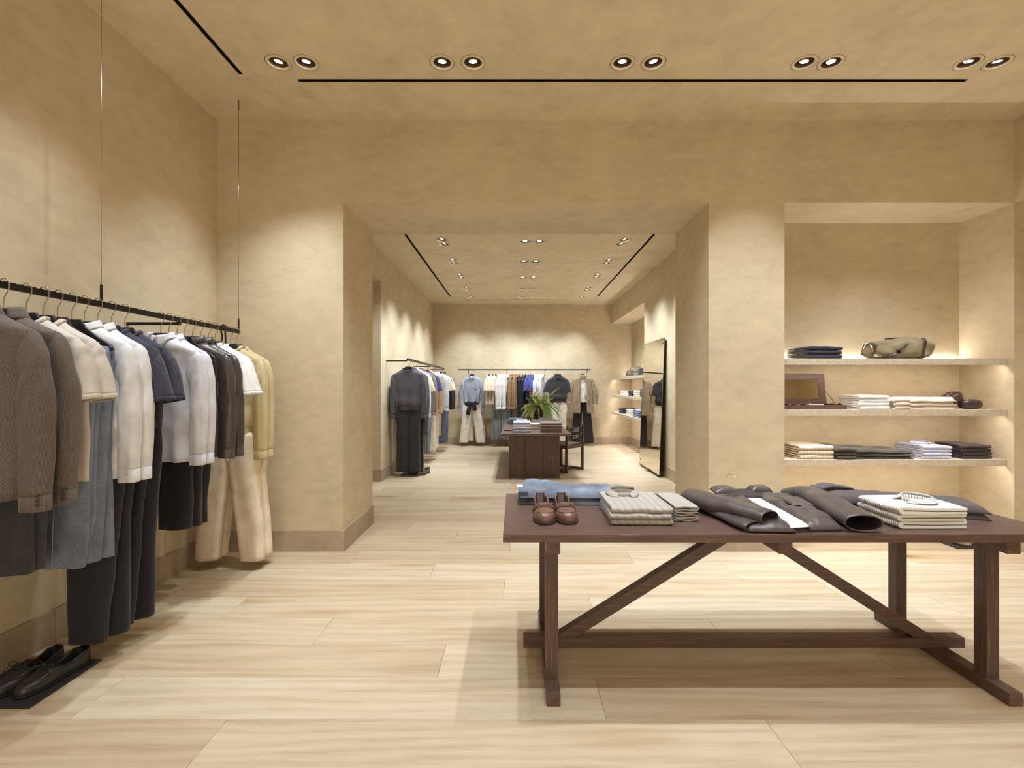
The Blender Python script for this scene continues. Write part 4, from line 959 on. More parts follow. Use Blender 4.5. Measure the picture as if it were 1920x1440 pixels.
# ------------------------------------------------------------------ SHOES
def shoe(name, label, mat, loc, rz, group, kind='loafer', L=.285, sole='sole', flip=1):
    """toe towards -y"""
    t = thing(name, label, 'shoe', loc, rz, group)
    def hw(u): return (.030+.020*sm(0, .25, u)-.013*sm(.35, .62, u)+.001*sm(.7, .85, u)-.012*sm(.9, 1.0, u))*(1 if u > .03 else .6+u*13)*1.0
    def ht(u): return .034+.010*sm(.02, .2, u)+.019*sm(.2, .44, u)-.014*sm(.46, .60, u)+.023*sm(.66, .97, u)
    rings = []; n = 32; K = 40; th0 = .44
    def cxo(u): return flip*.010*math.sin((1-u)*PI*.6)-flip*.004
    def surf(u, v, k=1.0):
        w_ = hw(u); h = ht(u); q = 1.0
        if u < .06: q = .55+.45*math.sqrt(max(0, u)/.06)
        a = PI*v; c = math.copysign(abs(math.cos(a))**.75, math.cos(a)); s_ = max(0, math.sin(a))**.7
        return Vector((-c*w_*q*k+cxo(u), -L/2+L*u-(k-1)*.1, .012+h*q*s_*k))
    for i in range(K+1):
        u = i/K; w_ = hw(u); h = ht(u)
        op = sm(th0-.01, th0+.03, u) if u < .985 else 0; ring = []
        for j in range(n):
            v = j/(n-1); P = surf(u, v); X, Z = P.x-cxo(u), P.z
            if op > 0:
                if .28 < v < .72:
                    q = (v-.28)/.44; X2 = lerp(-1, 1, q)*(w_*.80); Z2 = .016+max(0, abs(q-.5)*2-.75)*4*(h-.006)
                else:
                    vv = v/.28 if v < .5 else (1-v)/.28; X2 = math.copysign(w_*(1-.14*vv*vv), v-.5); Z2 = .012+h*vv
                X = lerp(X, X2, op); Z = lerp(Z, Z2, op)
            if i == K:
                q = min(1, max(0, (v-.28)/.44)); vv = min(1, min(v, 1-v)/.28); X, Z = lerp(-1, 1, q)*w_*.86 if .28 < v < .72 else math.copysign(w_*(1-.14*vv*vv), v-.5), .012+h*vv
            ring.append((X+cxo(u), P.y, Z))
        rings.append(ring)
    mu = MB().loft(rings, False, False, False); mu.f.append(tuple(range(n))); mu.f.append(tuple(K*n+j for j in range(n)))
    uo = mu.build('upper', mat, t, True, solid=.0022); uo.data.materials.append(M['shaded_insole'] if kind == 'loafer' else M['dsole'])
    for i in range(int(th0*K)+1, K):
        for j in range(n-1):
            if .29 < (j+.5)/(n-1) < .71: uo.data.polygons[i*(n-1)+j].material_index = 1  # cavity faces take a darker colour, for the shade inside the shoe
    ins = [(cxo(u)+hw(u)*.72, -L/2+L*u) for u in [.42+.54*k/10 for k in range(11)]]+[(cxo(u)-hw(u)*.72, -L/2+L*u) for u in [.96-.54*k/10 for k in range(11)]]
    MB().prism(ins, .0165, .0195, 'z').build('shaded_insole', M['dsole'] if kind != 'loafer' else M['shaded_insole'], t)
    out = []
    for i in range(21): u = i/20; out.append((hw(u)*(1 if u > .001 else .5)+.004+flip*.010*math.sin((1-u)*PI*.6)-flip*.004, -L/2-.003+(L+.006)*u))
    for i in range(20, -1, -1): u = i/20; out.append((-hw(u)*(1 if u > .001 else .5)-.004+flip*.010*math.sin((1-u)*PI*.6)-flip*.004, -L/2-.003+(L+.006)*u))
    MB().prism(out, .002, .013, 'z').build('sole', M[sole], t, bevel=.002)
    hl = [p for p in out if p[1] > L/2-.085]; MB().prism(hl, 0, .006, 'z').build('heel', M[sole], t)
    if kind == 'loafer':
        def arc(u, k): return [surf(u+.035*abs(m_/14*2-1)**2, lerp(.13, .87, m_/14), k) for m_ in range(15)]
        MB().loft([arc(.30, 1.0), arc(.302, 1.05), arc(.40, 1.05), arc(.405, 1.0)], False).build('saddle_strap', mat, t, True, solid=.0015)
        MB().tube(arc(.352, 1.055)[4:11], .0018, 5).build('strap_slot', M['dsole'], t, True)
        MB().tube([surf(u, v, 1.02) for u, v in [(.34, .2), (.25, .21), (.17, .25), (.115, .33), (.09, .42), (.085, .5), (.09, .58), (.115, .67), (.17, .75), (.25, .79), (.34, .8)]], .0016, 6).build('apron_seam', M['sole'], t, True)
    else:
        for s in (-1, 1):
            MB().tube([Vector((s*(hw(u)*.98)+flip*.010*math.sin((1-u)*PI*.6)-flip*.004, -L/2+L*u, .012+ht(u)*.74)) for u in (.45, .55, .65, .75, .85, .95)], .0022, 6).build('collar_lace', M['dsole'], t, True)
            MB().tube([Vector((s*.004, -L/2+L*.40, .088)), Vector((s*.03, -L/2+L*.38, .104)), Vector((s*.045, -L/2+L*.36, .092)), Vector((s*.03, -L/2+L*.35, .084)), Vector((s*.0, -L/2+L*.40, .089))], .0024, 6).build('bow_loop', M['dsole'], t, True)
            MB().tube([Vector((0, -L/2+L*.40, .088)), Vector((s*.035, -L/2+L*.33, .082)), Vector((s*.05, -L/2+L*.30, .066))], .0022, 6).build('lace_end', M['dsole'], t, True)
        for u in (.36, .44): MB().tube([Vector((lerp(-.62, .62, k/8)*hw(u), -L/2+L*u, .0155+ht(u)*math.sin(PI*lerp(.2, .8, k/8))**.6)) for k in range(9)], .0028, 6).build('lace', M['dsole'], t, True)
        MB().tube([Vector((x_*hw(u)*.85+flip*.010*math.sin((1-u)*PI*.6)-flip*.004, -L/2+L*u, .013+ht(u)*.80)) for x_, u in [(-1, .36), (-.98, .25), (-.8, .17), (-.45, .115), (0, .10), (.45, .115), (.8, .17), (.98, .25), (1, .36)]], .0022, 6).build('apron_seam', mat, t, True)
    return t
shoe('penny_loafer', 'left brown leather penny loafer on the trestle table', M['brown'], (.130, 2.30, ZT), .0, 'loafers on the trestle table', 'loafer', .275, 'sole', 1)
shoe('penny_loafer', 'right brown leather penny loafer on the trestle table', M['brown'], (.238, 2.305, ZT), .07, 'loafers on the trestle table', 'loafer', .275, 'sole', -1)
pl = MB().box(-.185, .185, -.18, .18, 0, .008).build('shoe_board', M['plate'], None, bevel=.001); pl.location = (-2.22, 2.205, .0005); tag(pl, 'black display board under boat shoes by the left wall', 'board')
shoe('boat_shoe', 'black boat shoe nearer the aisle on the left board', M['blackleather'], (-2.115, 2.215, .009), -.12, 'boat shoes below the near rail', 'boat', .29, 'dsole', -1)
shoe('boat_shoe', 'black boat shoe nearer the left wall, its lace sticking up', M['blackleather'], (-2.235, 2.215, .009), -.10, 'boat shoes below the near rail', 'boat', .29, 'dsole', 1)
pl = MB().box(-.185, .185, -.15, .15, 0, .008).build('shoe_board', M['plate'], None, bevel=.001); pl.location = (3.86, 4.17, .0005); tag(pl, 'black display board on the niche floor behind the table leg', 'board')
shoe('suede_shoe', 'left tan suede shoe under the near niche shelves', M['tan'], (3.79, 4.18, .009), 0, 'tan shoes in the near niche', 'boat', .27)
shoe('suede_shoe', 'right tan suede shoe under the near niche shelves', M['tan'], (3.91, 4.18, .009), 0, 'tan shoes in the near niche', 'boat', .27)
pl = MB().box(-.19, .19, -.16, .16, 0, .008).build('shoe_board', M['plate'], None, bevel=.001); pl.location = (-1.56, 7.50, .0005); tag(pl, 'black display board below the long black trousers in rear room', 'board')
bs = fabric((96, 76, 62), 'suede')
shoe('suede_shoe', 'brown suede lace shoe right of the long black trousers', bs, (-1.42, 7.46, .009), -.5, 'brown suede shoes in the rear room', 'boat', .28)
shoe('suede_shoe', 'brown suede lace shoe hidden behind the long black trousers', bs, (-1.56, 7.46, .009), -.5, 'brown suede shoes in the rear room', 'boat', .28)
# ------------------------------------------------------------------ NEAR NICHE GOODS
YS = 4.045
def sh(name, n, x0, x1, D, Ttot, mat, z, what, group, **kw): return stack(name, n, x1-x0, D, Ttot/n, mat, ((x0+x1)/2, YS+D/2+.012, z+.0005), 0, what, group, **kw)
sh('folded_sweater', 3, 2.455, 2.745, .30, .105, fabric((48, 48, 62), 'cable', scale=.8), SZ[0], ('folded navy ribbed sweater', 'on the top niche shelf'), 'navy sweaters on the top shelf', cat='sweater', seed=31, jit=.004)
sh('folded_shirt', 4, 2.895, 3.14, .27, .118, c_tee, SZ[1], ('folded white shirt', 'right of the eyewear box'), 'white shirts on the middle shelf', cat='shirt', seed=32, jit=.004)
sh('folded_sweater', 3, 2.385, 2.67, .34, .112, fabric((222, 206, 184), 'cable', scale=.8), SZ[2], ('folded beige cable sweater', 'on the bottom niche shelf'), 'beige sweaters on the bottom shelf', cat='sweater', seed=33, jit=.004)
sh('folded_shirt', 4, 3.43, 3.665, .31, .110, fabric((206, 210, 232), 'cotton'), SZ[2], ('folded pale blue shirt', 'on the bottom niche shelf'), 'pale blue shirts on the bottom shelf', cat='shirt', seed=34, jit=.004, btn='pearl', collar=fabric((206, 210, 232), 'cotton'))
sh('folded_trousers', 4, 3.76, 4.0, .28, .118, fabric((66, 50, 52), 'plain'), SZ[2], ('folded dark plum trousers', 'at the bottom shelf end'), 'plum trousers on the bottom shelf', cat='trousers', seed=35, jit=.006)
def pile(name, n, x0, x1, T, mat, z, what, group, cat, seed, slope=0, D=.3):
    for i in range(n):
        pos = 'top' if i == n-1 else 'bottom' if i == 0 else ORD[n-1-i]+' from top'
        t = thing(name, '%s %s in the rumpled stack %s' % (pos, what[0], what[1]), cat, ((x0+x1)/2, YS+D/2, z+.0005+T*i/n), random.Random(seed+i).uniform(-.03, .03), group)
        hx = (x1-x0)/2
        m = cushion([(-hx, -D/2), (hx, -D/2+.01), (hx, D/2), (-hx, D/2)], T/n*1.15, 34, 14, .006, seed+i*3, .09)
        m.v = [(x, y, zz*(1-slope*(x+hx)/(2*hx))-slope*T*i/n*(x+hx)/(2*hx)*.9+.004*math.sin(x*24+i)*(zz > .004)) for x, y, zz in m.v]
        m.build('folded_cloth', mat, t, True)
        f = flatlimb([(-hx*.96, -D/2-.002, T/n*.45), (-hx*.7, -D/2-.006, T/n*.5), (-hx*.5, -D/2-.003, T/n*.4)], [.01, .014, .008], [T/n*.4, T/n*.45, T/n*.3], 10, 4, seed+i)
        MB().loft(f, True, True, True).build('turned_edge', mat, t, True)
pile('folded_trousers', 3, 3.17, 3.70, .095, fabric((222, 206, 190), 'cotton'), SZ[1], ('cream trousers', 'on the middle shelf'), 'cream trousers on the middle shelf', 'trousers', 41)
pile('folded_trousers', 3, 2.68, 3.34, .10, fabric((76, 70, 62), 'plain'), SZ[2], ('dark olive trousers', 'on the bottom shelf'), 'olive trousers on the bottom shelf', 'trousers', 44, .35)
# pouches
def pouch(label, loc, rz, a, b, c, tilt):
    t = thing('leather_pouch', label, 'pouch', loc, rz, 'leather pouches')
    rings = []
    for i in range(17):
        u = i/16*2-1; k = max(.05, 1-abs(u)**4)**.5; rings.append([(u*a, math.copysign(abs(math.cos(2*PI*j/28))**.6, math.cos(2*PI*j/28))*b*k*(1+.05*nz(u*3, j*.3, 1)), c*.5+math.copysign(abs(math.sin(2*PI*j/28))**.7, math.sin(2*PI*j/28))*c*.5*k*(1+.06*nz(u*4, j*.4, 7))) for j in range(28)])
    o = MB().loft(rings, True, True, True).build('body', fabric((62, 46, 42), 'leather'), t, True); o.rotation_euler = (0, tilt, 0)
    o2 = MB().tube([(u*a*.5, -.008, c*.985) for u in (-1, -.5, 0, .5, 1)], .003, 6).build('zip', M['chrome'], t, True); o2.rotation_euler = (0, tilt, 0)
    MB().box(-.012, .012, -.012, -.004, c*.9, c*1.0).build('zip_pull', M['chrome'], o2, bevel=.002)
pouch('larger dark brown leather pouch leaning on the cream trousers', (3.79, 4.2, SZ[1]+.040), .25, .105, .06, .095, -.38)
pouch('smaller dark brown leather pouch at the shelf end', (3.91, 4.16, SZ[1]+.001), -.1, .085, .055, .082, 0)
# duffel bag
def duffel(label, loc, rz, sx=1):
    t = thing('duffel_bag', label, 'bag', loc, rz, 'duffel bags on shelves'); cv = fabric((146, 130, 100), 'cotton')
    rings = []
    for i in range(33):
        u = i/32*2-1; k = max(.03, 1-abs(u)**7)**.5; h = .178+.014*u+.012*math.sin(u*5+1)
        ring = []
        for j in range(36):
            a = 2*PI*j/36; c, s = math.copysign(abs(math.cos(a))**.7, math.cos(a)), math.copysign(abs(math.sin(a))**.62, math.sin(a))
            q = 1+.22*nz(u*2.6, math.cos(a)*1.3+2, math.sin(a)*2.0)*(s > -.6)+.04*nz(u*8, a*2, 3)
            ring.append((u*.265+.01*s, c*.125*k*q, max(.001, h*.5+s*h*.5*k*(q if s > 0 else 1))))
        rings.append(ring)
    MB().loft(rings, True, True, True).build('body', cv, t, True)
    bl = fabric((70, 54, 46), 'leather')
    def band(u, w_, name): 
        i = int((u+1)*16); MB().loft([[(r[j][0]+dx, r[j][1]*1.03, r[j][2]*1.02+.001) for j in range(36)] for r, dx in ((rings[i], -w_), (rings[i], w_))]).build(name, bl, t, True, solid=.003)
    band(-.9, .012, 'end_trim'); band(.52, .014, 'strap'); 
    MB().tube([(-.262+.004*math.sin(k), -.085+.17*k/10, .03+.115*math.sin(PI*k/10)) for k in range(11)], .004, 6).build('zip', M['chrome'], t, True)
    def hpath(y, lift): return [(-.09, y-.03, .10), (-.10, y-.02, .145), (-.08, y, .178+lift), (0, y+.01, .180+lift), (.10, y, .176+lift), (.13, y-.01, .150), (.12, y-.03, .11)]
    for y, l in ((-.06, 0), (.03, .006)): MB().tube(hpath(y, l), .0085, 8, .7).build('handle', bl, t, True)
    ribp = [(-.21, -.125, .008), (-.14, -.143, .035), (-.09, -.142, .075), (-.04, -.128, .105), (.03, -.09, .135)]
    rr = [[Vector(p)+Vector((0, 0, -.014)), Vector(p)+Vector((.016, 0, .008)), Vector(p)+Vector((.014, -.005, .012)), Vector(p)+Vector((-.002, -.006, -.012))] for p in ribp]
    MB().loft(rr, True, True, True).build('shoulder_strap', bl, t, True)
    MB().box(-.122, -.094, -.156, -.140, .042, .072).build('buckle', M['black'], t, bevel=.003)
    MB().box(-.275, -.235, -.13, -.10, .015, .04).build('clasp', M['chrome'], t, bevel=.004)
    MB().tube([(.265, -.02, .12), (.285, -.02, .11), (.30, -.02, .10)], .005, 6).build('zip_tab', bl, t, True)
    return t
duffel('khaki canvas duffel bag with dark leather straps on near niche top shelf', (3.32, 4.20, SZ[0]+.001), 0)
# eyewear box with mirror lid and glasses
eb = thing('eyewear_box', 'open dark wood eyewear box with mirrored lid on middle shelf', 'box', (2.515, 4.20, SZ[1]+.0005))
hx, hy = .27, .14
MB().box(-hx, hx, -hy, hy, 0, .008).build('base', M['wood'], eb)
for b in ((-hx, hx, -hy, -hy+.012), (-hx, hx, hy-.012, hy), (-hx, -hx+.012, -hy+.012, hy-.012), (hx-.012, hx, -hy+.012, hy-.012)): MB().box(*b, .008, .036).build('side', M['wood'], eb, bevel=.001)
MB().box(-hx+.012, hx-.012, -hy+.012, hy-.012, .008, .010).build('lining', fabric((60, 46, 40), 'suede'), eb)
lid = MB()
for b in ((-hx, hx, 0, .05), (-hx, hx, .225, .275), (-hx, -hx+.055, .05, .225), (hx-.055, hx, .05, .225)): lid.box(b[0], b[1], 0, .020, b[2], b[3])
lid.box(-hx, hx, .020, .026, 0, .275)
lo = lid.build('lid', M['wood'], eb, bevel=.001); lo.location = (0, hy-.016, .036); lo.rotation_euler = (-.14, 0, 0)
MB().box(-hx+.055, hx-.055, .008, .012, .05, .225).build('mirror', M['small_mirror'], lo)
MB().tube([(hx-.006, -.01, .036), (hx-.006, hy-.012, .15)], .0022, 6).build('lid_stay', M['black'], eb, True)
def glasses(label, loc, rz, mat, lensc):
    t = thing('eyeglasses', label, 'glasses', loc, rz, 'glasses in the eyewear box')
    for s in (-1, 1):
        MB().tube([(s*.033+.026*math.cos(a), -.0, .018+.019*math.sin(a)) for a in [2*PI*k/18 for k in range(19)]], .0022, 6).build('rim', mat, t, True)
        MB().loft([[(s*.033+.025*math.cos(2*PI*k/18), yy, .018+.018*math.sin(2*PI*k/18)) for k in range(18)] for yy in (-.0006, .0006)], True, True, True).build('lens', lensc, t)
        MB().tube([(s*.060, 0, .024), (s*.062, .02, .024), (s*.050, .035, .020), (-s*.035, .040, .012)], .002, 6).build('temple', mat, t, True)
    MB().tube([(-.008, 0, .024), (0, -.001, .027), (.008, 0, .024)], .0022, 6).build('bridge', mat, t, True)
tort = fabric((96, 68, 44), 'leather'); gd = simple('gold_wire', (200, 170, 110), .25, 1)
lens_d = N('smoked_lens').set(Base_Color=lin((60, 48, 38)), Roughness=.08, Transmission_Weight=.6)
for i, (x, mt) in enumerate(((-.19, gd), (-.04, gd), (.10, M['dsole']), (.21, tort))):
    glasses('%s pair of glasses from the left in the eyewear box' % ORD[i], (2.515+x*.98, 4.20-.09, SZ[1]+.0125), rnd.uniform(-.06, .06), mt, lens_d)
pg = MB().box(-.06, .06, -.004, .004, 0, .006).build('price_card', M['tag'], None, bevel=.001); pg.location = (2.53, 4.066, SZ[1]+.0375); tag(pg, 'small pale card on the front edge of the eyewear box', 'card')
# ------------------------------------------------------------------ REAR NICHE GOODS
XS = 2.30
def rs(name, n, y0, y1, Ttot, mat, z, what, group, cat): stack(name, n, y1-y0-.01, .30, Ttot/n, mat, (XS+.15, (y0+y1)/2, z+.0005), -PI/2, what, group, cat, 1, y0*3, None, None, .004)
def yd(px, x=XS): return x*F/(px-VX)
c_dnv = fabric((52, 52, 66), 'plain'); c_gry = fabric((150, 146, 142), 'plain')
duffel('small khaki duffel bag on the top shelf of the rear niche', (XS+.16, 9.95, SZ2[0]+.001), -PI/2)
rs('folded_shirt', 4, 9.12, 9.42, .11, c_gry, SZ2[0], ('folded grey shirt', 'on the rear niche top shelf'), 'grey shirts in the rear niche', 'shirt')
rs('folded_sweater', 4, 8.70, 9.02, .13, c_dnv, SZ2[0], ('folded navy sweater', 'on the rear niche top shelf'), 'navy sweaters in the rear niche top', 'sweater')
rs('folded_shirt', 4, 10.35, 10.62, .11, c_tee, SZ2[1], ('folded white shirt', 'far on the rear middle shelf'), 'white shirts in the rear niche', 'shirt')
rs('folded_shirt', 4, 9.55, 9.85, .12, c_dnv, SZ2[1], ('folded navy shirt', 'on the rear middle shelf'), 'navy shirts in the rear niche', 'shirt')
rs('folded_sweater', 3, 9.1, 9.42, .12, c_ivory, SZ2[1], ('folded cream sweater', 'on the rear middle shelf'), 'cream sweaters in the rear niche', 'sweater')
rs('folded_sweater', 5, 8.62, 8.94, .16, c_dnv, SZ2[1], ('folded dark sweater', 'nearest the mirror on rear middle shelf'), 'dark sweaters in the rear niche', 'sweater')
rs('folded_trousers', 4, 10.45, 10.75, .12, c_dnv, SZ2[2], ('folded dark trousers', 'far on the rear bottom shelf'), 'dark trousers in the rear niche', 'trousers')
rs('folded_shirt', 4, 9.75, 10.05, .12, c_tee, SZ2[2], ('folded white shirt', 'on the rear bottom shelf'), 'white shirts on the rear bottom shelf', 'shirt')
rs('folded_jeans', 4, 8.95, 9.45, .15, c_bluejean, SZ2[2], ('folded blue jeans', 'on the rear bottom shelf'), 'jeans in the rear niche', 'jeans')
shoe('suede_shoe', 'tan suede shoe on the rear bottom shelf by the mirror', M['tan'], (2.44, 8.66, SZ2[2]+.001), PI/2-.3+PI, None, 'boat', .27)
# ------------------------------------------------------------------ LEANING MIRROR
mr = thing('floor_mirror', 'tall frameless mirror with dark edge leaning on rear right wall', 'mirror', (2.13, 7.74, 0))
mr.rotation_euler = (0, .038, 0)
mw, mh = .575, 2.08
MB().box(0.004, .018, -mw, mw, .035, mh).build('backing', M['black'], mr, bevel=.001)
MB().box(0, .0042, -mw+.004, mw-.004, .039, mh-.004).build('glass', M['mirror'], mr)
for y in (-mw+.07, mw-.07):
    for z in (.11, mh-.08): MB().tube([(-.004, y, z), (.001, y, z)], .012, 12).build('bolt', M['black'], mr)
MB().box(-.03, .035, -.06, .06, .004, .034).build('foot_block', M['steel'], mr, bevel=.002)
MB().box(-.004, .030, -mw, mw, .022, .036).build('base_rail', M['black'], mr)
# ------------------------------------------------------------------ REAR TABLE AND CHAIR
Z2 = .678
rt = thing('display_table', 'dark wood table with panelled plinth in the middle of the rear room', 'table', (.297, 8.45, 0))
MB().box(-.503, .503, -1.55, 1.55, Z2-.036, Z2).build('tabletop', M['woody'], rt, bevel=.002)
for a, b, yy in ((-.391, -.155, 0), (-.153, .118, .010), (.120, .363, 0)):
    MB().box(a, b, -1.30+yy, -1.27+yy, .0, Z2-.036).build('panel', M['woodz'], rt, bevel=.002)
    MB().box(a, b, 1.27-yy, 1.30-yy, .0, Z2-.036).build('panel', M['woodz'], rt, bevel=.002)
    MB().box(a, b, -1.02-yy, -.99-yy, .0, Z2-.036).build('panel', M['woodz'], rt, bevel=.002)
for x in (-.391, .339):
    MB().box(x, x+.024, -1.268, -1.022, 0, Z2-.036).build('panel', M['woodz'], rt, bevel=.002)
    MB().box(x, x+.024, 1.0, 1.268, 0, Z2-.036).build('panel', M['woodz'], rt, bevel=.002)
def on2(px, py, z=Z2): d = (CH-z)*F/(py-VY); return ((px-VX)*d/F, d)
G3 = 'goods on the rear table'
stack('folded_shirt', 4, .25, .28, .040, fabric((200, 206, 220), 'cotton'), (.095, 7.12+.13, Z2+.0005), 0, ('folded pale grey-blue shirt', 'front left on the rear table'), 'pale shirts on the rear table', 'shirt', 1, 51, 'pearl', fabric((200, 206, 220), 'cotton'), .004)
stack('folded_trousers', 4, .315, .30, .036, fabric((134, 114, 104), 'plain'), (.535, 7.10+.15, Z2+.0005), 0, ('folded taupe trousers', 'front right on the rear table'), 'taupe trousers on the rear table', 'trousers', 1, 52, None, None, .006)
stack('folded_sweater', 3, .24, .26, .030, c_ivory, (.325, 7.75, Z2+.0005), .05, ('folded cream sweater', 'mid rear table'), 'cream sweaters on the rear table', 'sweater', 1, 53, None, None, .01)
for i in range(2):
    t = thing('folded_jeans', ('lower', 'upper')[i]+' folded blue jeans at the left edge of the rear table', 'jeans', (.0, 8.85, Z2+.0005+.045*i), .1, 'jeans on the rear table')
    cushion([(-.14, -.2), (.15, -.2), (.16, .2), (-.13, .2)], .05, 14, 14, .012, 61+i).build('folded_cloth', c_bluejean, t, True)
    MB().box(-.14, .14, -.205, -.17, .008, .045).build('waistband', c_bluejean, t, bevel=.006)
stack('folded_trousers', 3, .26, .28, .030, fabric((128, 104, 90), 'plain'), (.27, 9.62, Z2+.0005), 0, ('folded brown trousers', 'behind the jeans on rear table'), 'brown trousers on the rear table', 'trousers', 1, 54)
jk = thing('folded_jacket', 'rumpled charcoal jacket lying on the rear table before the vase', 'jacket', (.52, 8.75, Z2+.0005)); cj = fabric((96, 92, 84), 'cotton')
cushion([(-.18, -.25), (.22, -.22), (.2, .28), (-.16, .25)], .07, 20, 20, .03, 71).build('body', cj, jk, True)
for p in ([(-.16, -.05, .05), (-.2, -.18, .04), (-.08, -.29, .035)], [(.17, .0, .05), (.24, -.12, .04), (.26, -.26, .035)]): MB().loft(flatlimb(p, [.05, .05, .045], [.035, .03, .025], 14, 5, 3), True, True, True).build('sleeve', cj, jk, True)
cushion([(-.10, .10), (.10, .10), (.08, .24), (-.08, .24)], .04, 10, 10, .01, 5, .3, .06).build('collar', cj, jk, True)
ws = thing('folded_shirt', 'white shirt spread under the charcoal jacket on rear table', 'shirt', (.33, 8.5, Z2+.0005), .2)
cushion([(-.13, -.22), (.13, -.2), (.13, .2), (-.13, .2)], .03, 12, 12, .008, 81).build('body', c_tee, ws, True)
tie = thing('leather_strap', 'thin dark strap curling off the rear table stack', 'belt', (-.1, 7.45, Z2+.001))
ribbon([(-.08, -.12, 0), (-.01, -.13, 0), (.05, -.08, 0), (.10, .02, 0), (.11, .1, 0)], .012, .003).build('strap', M['blackleather'], tie, True, auto=.8)
# chair
ch = thing('wooden_chair', 'dark wood chair with leather strap backrest beside rear table', 'chair', (.80, 7.53, 0), math.atan2(.35, .30))
# local x runs along the backrest, +y into the seat
cw, cd, sh_ = .45, .42, .43
def cb(name, b, mat='woodz', parent=ch): return MB().box(*b).build(name, M[mat], parent, bevel=.003)
for x in (0, cw):
    MB().prism([(-.02, 0), (.022, 0), (.022, .44), (.0, .74), (-.036, .74), (-.02, .44)], x-.016, x+.016, 'x').build('leg', M['woodz'], ch, bevel=.003)
    cb('leg', (x-.016, x+.016, cd-.02, cd+.02, 0, sh_))
    cb('runner', (x-.014, x+.014, .022, cd-.02, .005, .04), 'woody')
    cb('rail', (x-.014, x+.014, .022, cd-.02, sh_-.055, sh_-.012), 'woody')
cb('cross_stretcher', (.014, cw-.014, cd*.5-.02, cd*.5+.02, .008, .04), 'wood')
cb('rail', (.016, cw-.016, -.014, .016, sh_-.055, sh_-.012), 'wood'); cb('rail', (.016, cw-.016, cd-.016, cd+.016, sh_-.055, sh_-.012), 'wood')
cb('seat', (-.016, cw+.016, .024, cd+.02, sh_-.012, sh_+.008), 'wood')
for z0, z1, y0 in ((.62, .70, -.012), (.53, .575, -.004)):
    bb = MB().loft([[(x, y0+.018*math.sin(PI*x/cw)-dy, z) for dy, z in ((.012, z0), (-.004, z0), (-.004-.006, z1), (.006, z1))] for x in [cw*k/10 for k in range(11)]], True, True, True).build('back_strap', M['blackleather'], ch, True, auto=.8)
    zc = (z0+z1)/2
    for x in (cw*.42, cw*.54, cw*.64): MB().tube([(x+.022*math.cos(a), y0-.004, zc+.024*math.sin(a)) for a in [2*PI*k/12 for k in range(13)]], .004, 6).build('buckle', M['chrome'], bb, True)
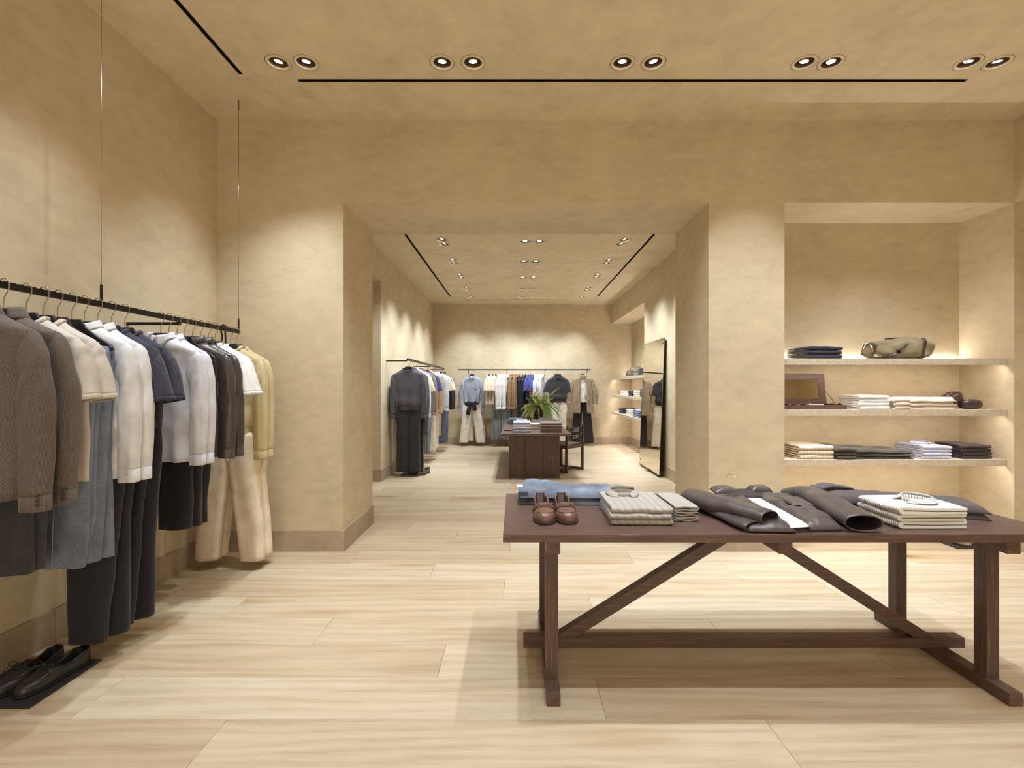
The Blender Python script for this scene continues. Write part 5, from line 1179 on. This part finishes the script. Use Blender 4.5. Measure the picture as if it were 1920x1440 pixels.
# ------------------------------------------------------------------ VASE AND ARRANGEMENT
VPX, VPY = .455, 9.62
vs = thing('clay_vase', 'dark clay vase standing on the rear table', 'vase', (VPX, VPY, Z2+.0005))
MB().lathe([(.0, 0), (.075, 0), (.095, .03), (.112, .12), (.108, .2), (.085, .265), (.07, .28), (.066, .29), (.06, .285), (.062, .25), (.0, .24)], 28).build('body', M['vase'], vs, True)
pa = thing('flower_arrangement', 'green ferns and yellow blossoms fanning out of the clay vase', 'plant', (VPX, VPY, Z2+.26))
gr = [simple('leaf_green', (140, 186, 106), .6), simple('leaf_yellow_green', (214, 216, 128), .6), simple('leaf_deep', (78, 124, 58), .6), simple('blossom_cream', (224, 216, 150), .6), simple('stem_red', (150, 86, 60), .6)]
pr = random.Random(5)
def stem(kind, az, el, ln, droop, mat, lw, ll, nl):
    d = Vector((math.cos(az)*math.cos(el), math.sin(az)*math.cos(el), math.sin(el)))
    pts = [Vector((0, 0, -.02))+d*ln*t-Vector((0, 0, droop*ln*t*t)) for t in [k/14 for k in range(15)]]
    m = MB().tube(pts, [.0035*(1-.6*k/14) for k in range(15)], 5)
    for k in range(nl):
        t = .25+.75*k/nl; i = min(13, int(t*14)); p = pts[i].lerp(pts[i+1], t*14-i); tg = (pts[i+1]-pts[i]).normalized()
        sd = tg.cross(Vector((0, 0, 1)))
        sd = sd.normalized() if sd.length > .01 else Vector((1, 0, 0)); up = sd.cross(tg)
        an = pr.uniform(0, 2*PI) if kind != 'fern' else (0 if k % 2 else PI)+pr.uniform(-.3, .3)
        o = (sd*math.cos(an)+up*math.sin(an)); dv = (o*.8+tg*.7-Vector((0, 0, .25 if kind == 'fern' else .1))).normalized(); L_ = ll*(1-.55*t)*pr.uniform(.8, 1.2); wv = tg.cross(o).normalized()*lw
        b = len(m.v); q = [p, p+dv*L_*.45+wv+up*.002, p+dv*L_, p+dv*L_*.45-wv+up*.002]
        m.v += [tuple(x) for x in q]; m.f.append((b, b+1, b+2, b+3))
    m.build({'fern': 'fern_frond', 'spray': 'leaf_spray', 'bud': 'flower_spike'}[kind], mat, pa)
gr += [simple('leaf_pale', (206, 214, 150), .6), simple('blossom_white', (232, 230, 205), .6)]
for i in range(26): stem('spray', pr.uniform(0, 2*PI), pr.uniform(.8, 1.45), pr.uniform(.30, .47), pr.uniform(.1, .4), gr[pr.choice((0, 1, 5, 5, 3))], .008, .05, 80)
for i in range(16): stem('spray', PI+pr.uniform(-1.0, 1.0), pr.uniform(.45, 1.0), pr.uniform(.40, .54), pr.uniform(.6, 1.15), gr[pr.choice((1, 3, 0, 5, 6))], .007, .045, 90)
for i in range(18): stem('fern', pr.uniform(-1.3, .8), pr.uniform(.45, 1.0), pr.uniform(.44, .66), pr.uniform(.7, 1.25), gr[pr.choice((0, 0, 0, 5))], .003, .085, 130)
for i in range(10): stem('bud', pr.uniform(-2.6, -.7), pr.uniform(.3, .8), pr.uniform(.32, .46), pr.uniform(1.0, 1.6), gr[pr.choice((1, 3, 5))], .008, .035, 90)
for az, el, ln in ((2.4, 1.15, .66), (2.9, 1.2, .58), (-.25, .85, .64), (-.1, .9, .58), (1.8, 1.3, .62), (2.7, 1.05, .6)): stem('bud', az, el, ln, .12, gr[4] if az > 1 else gr[1], .007, .04, 44)
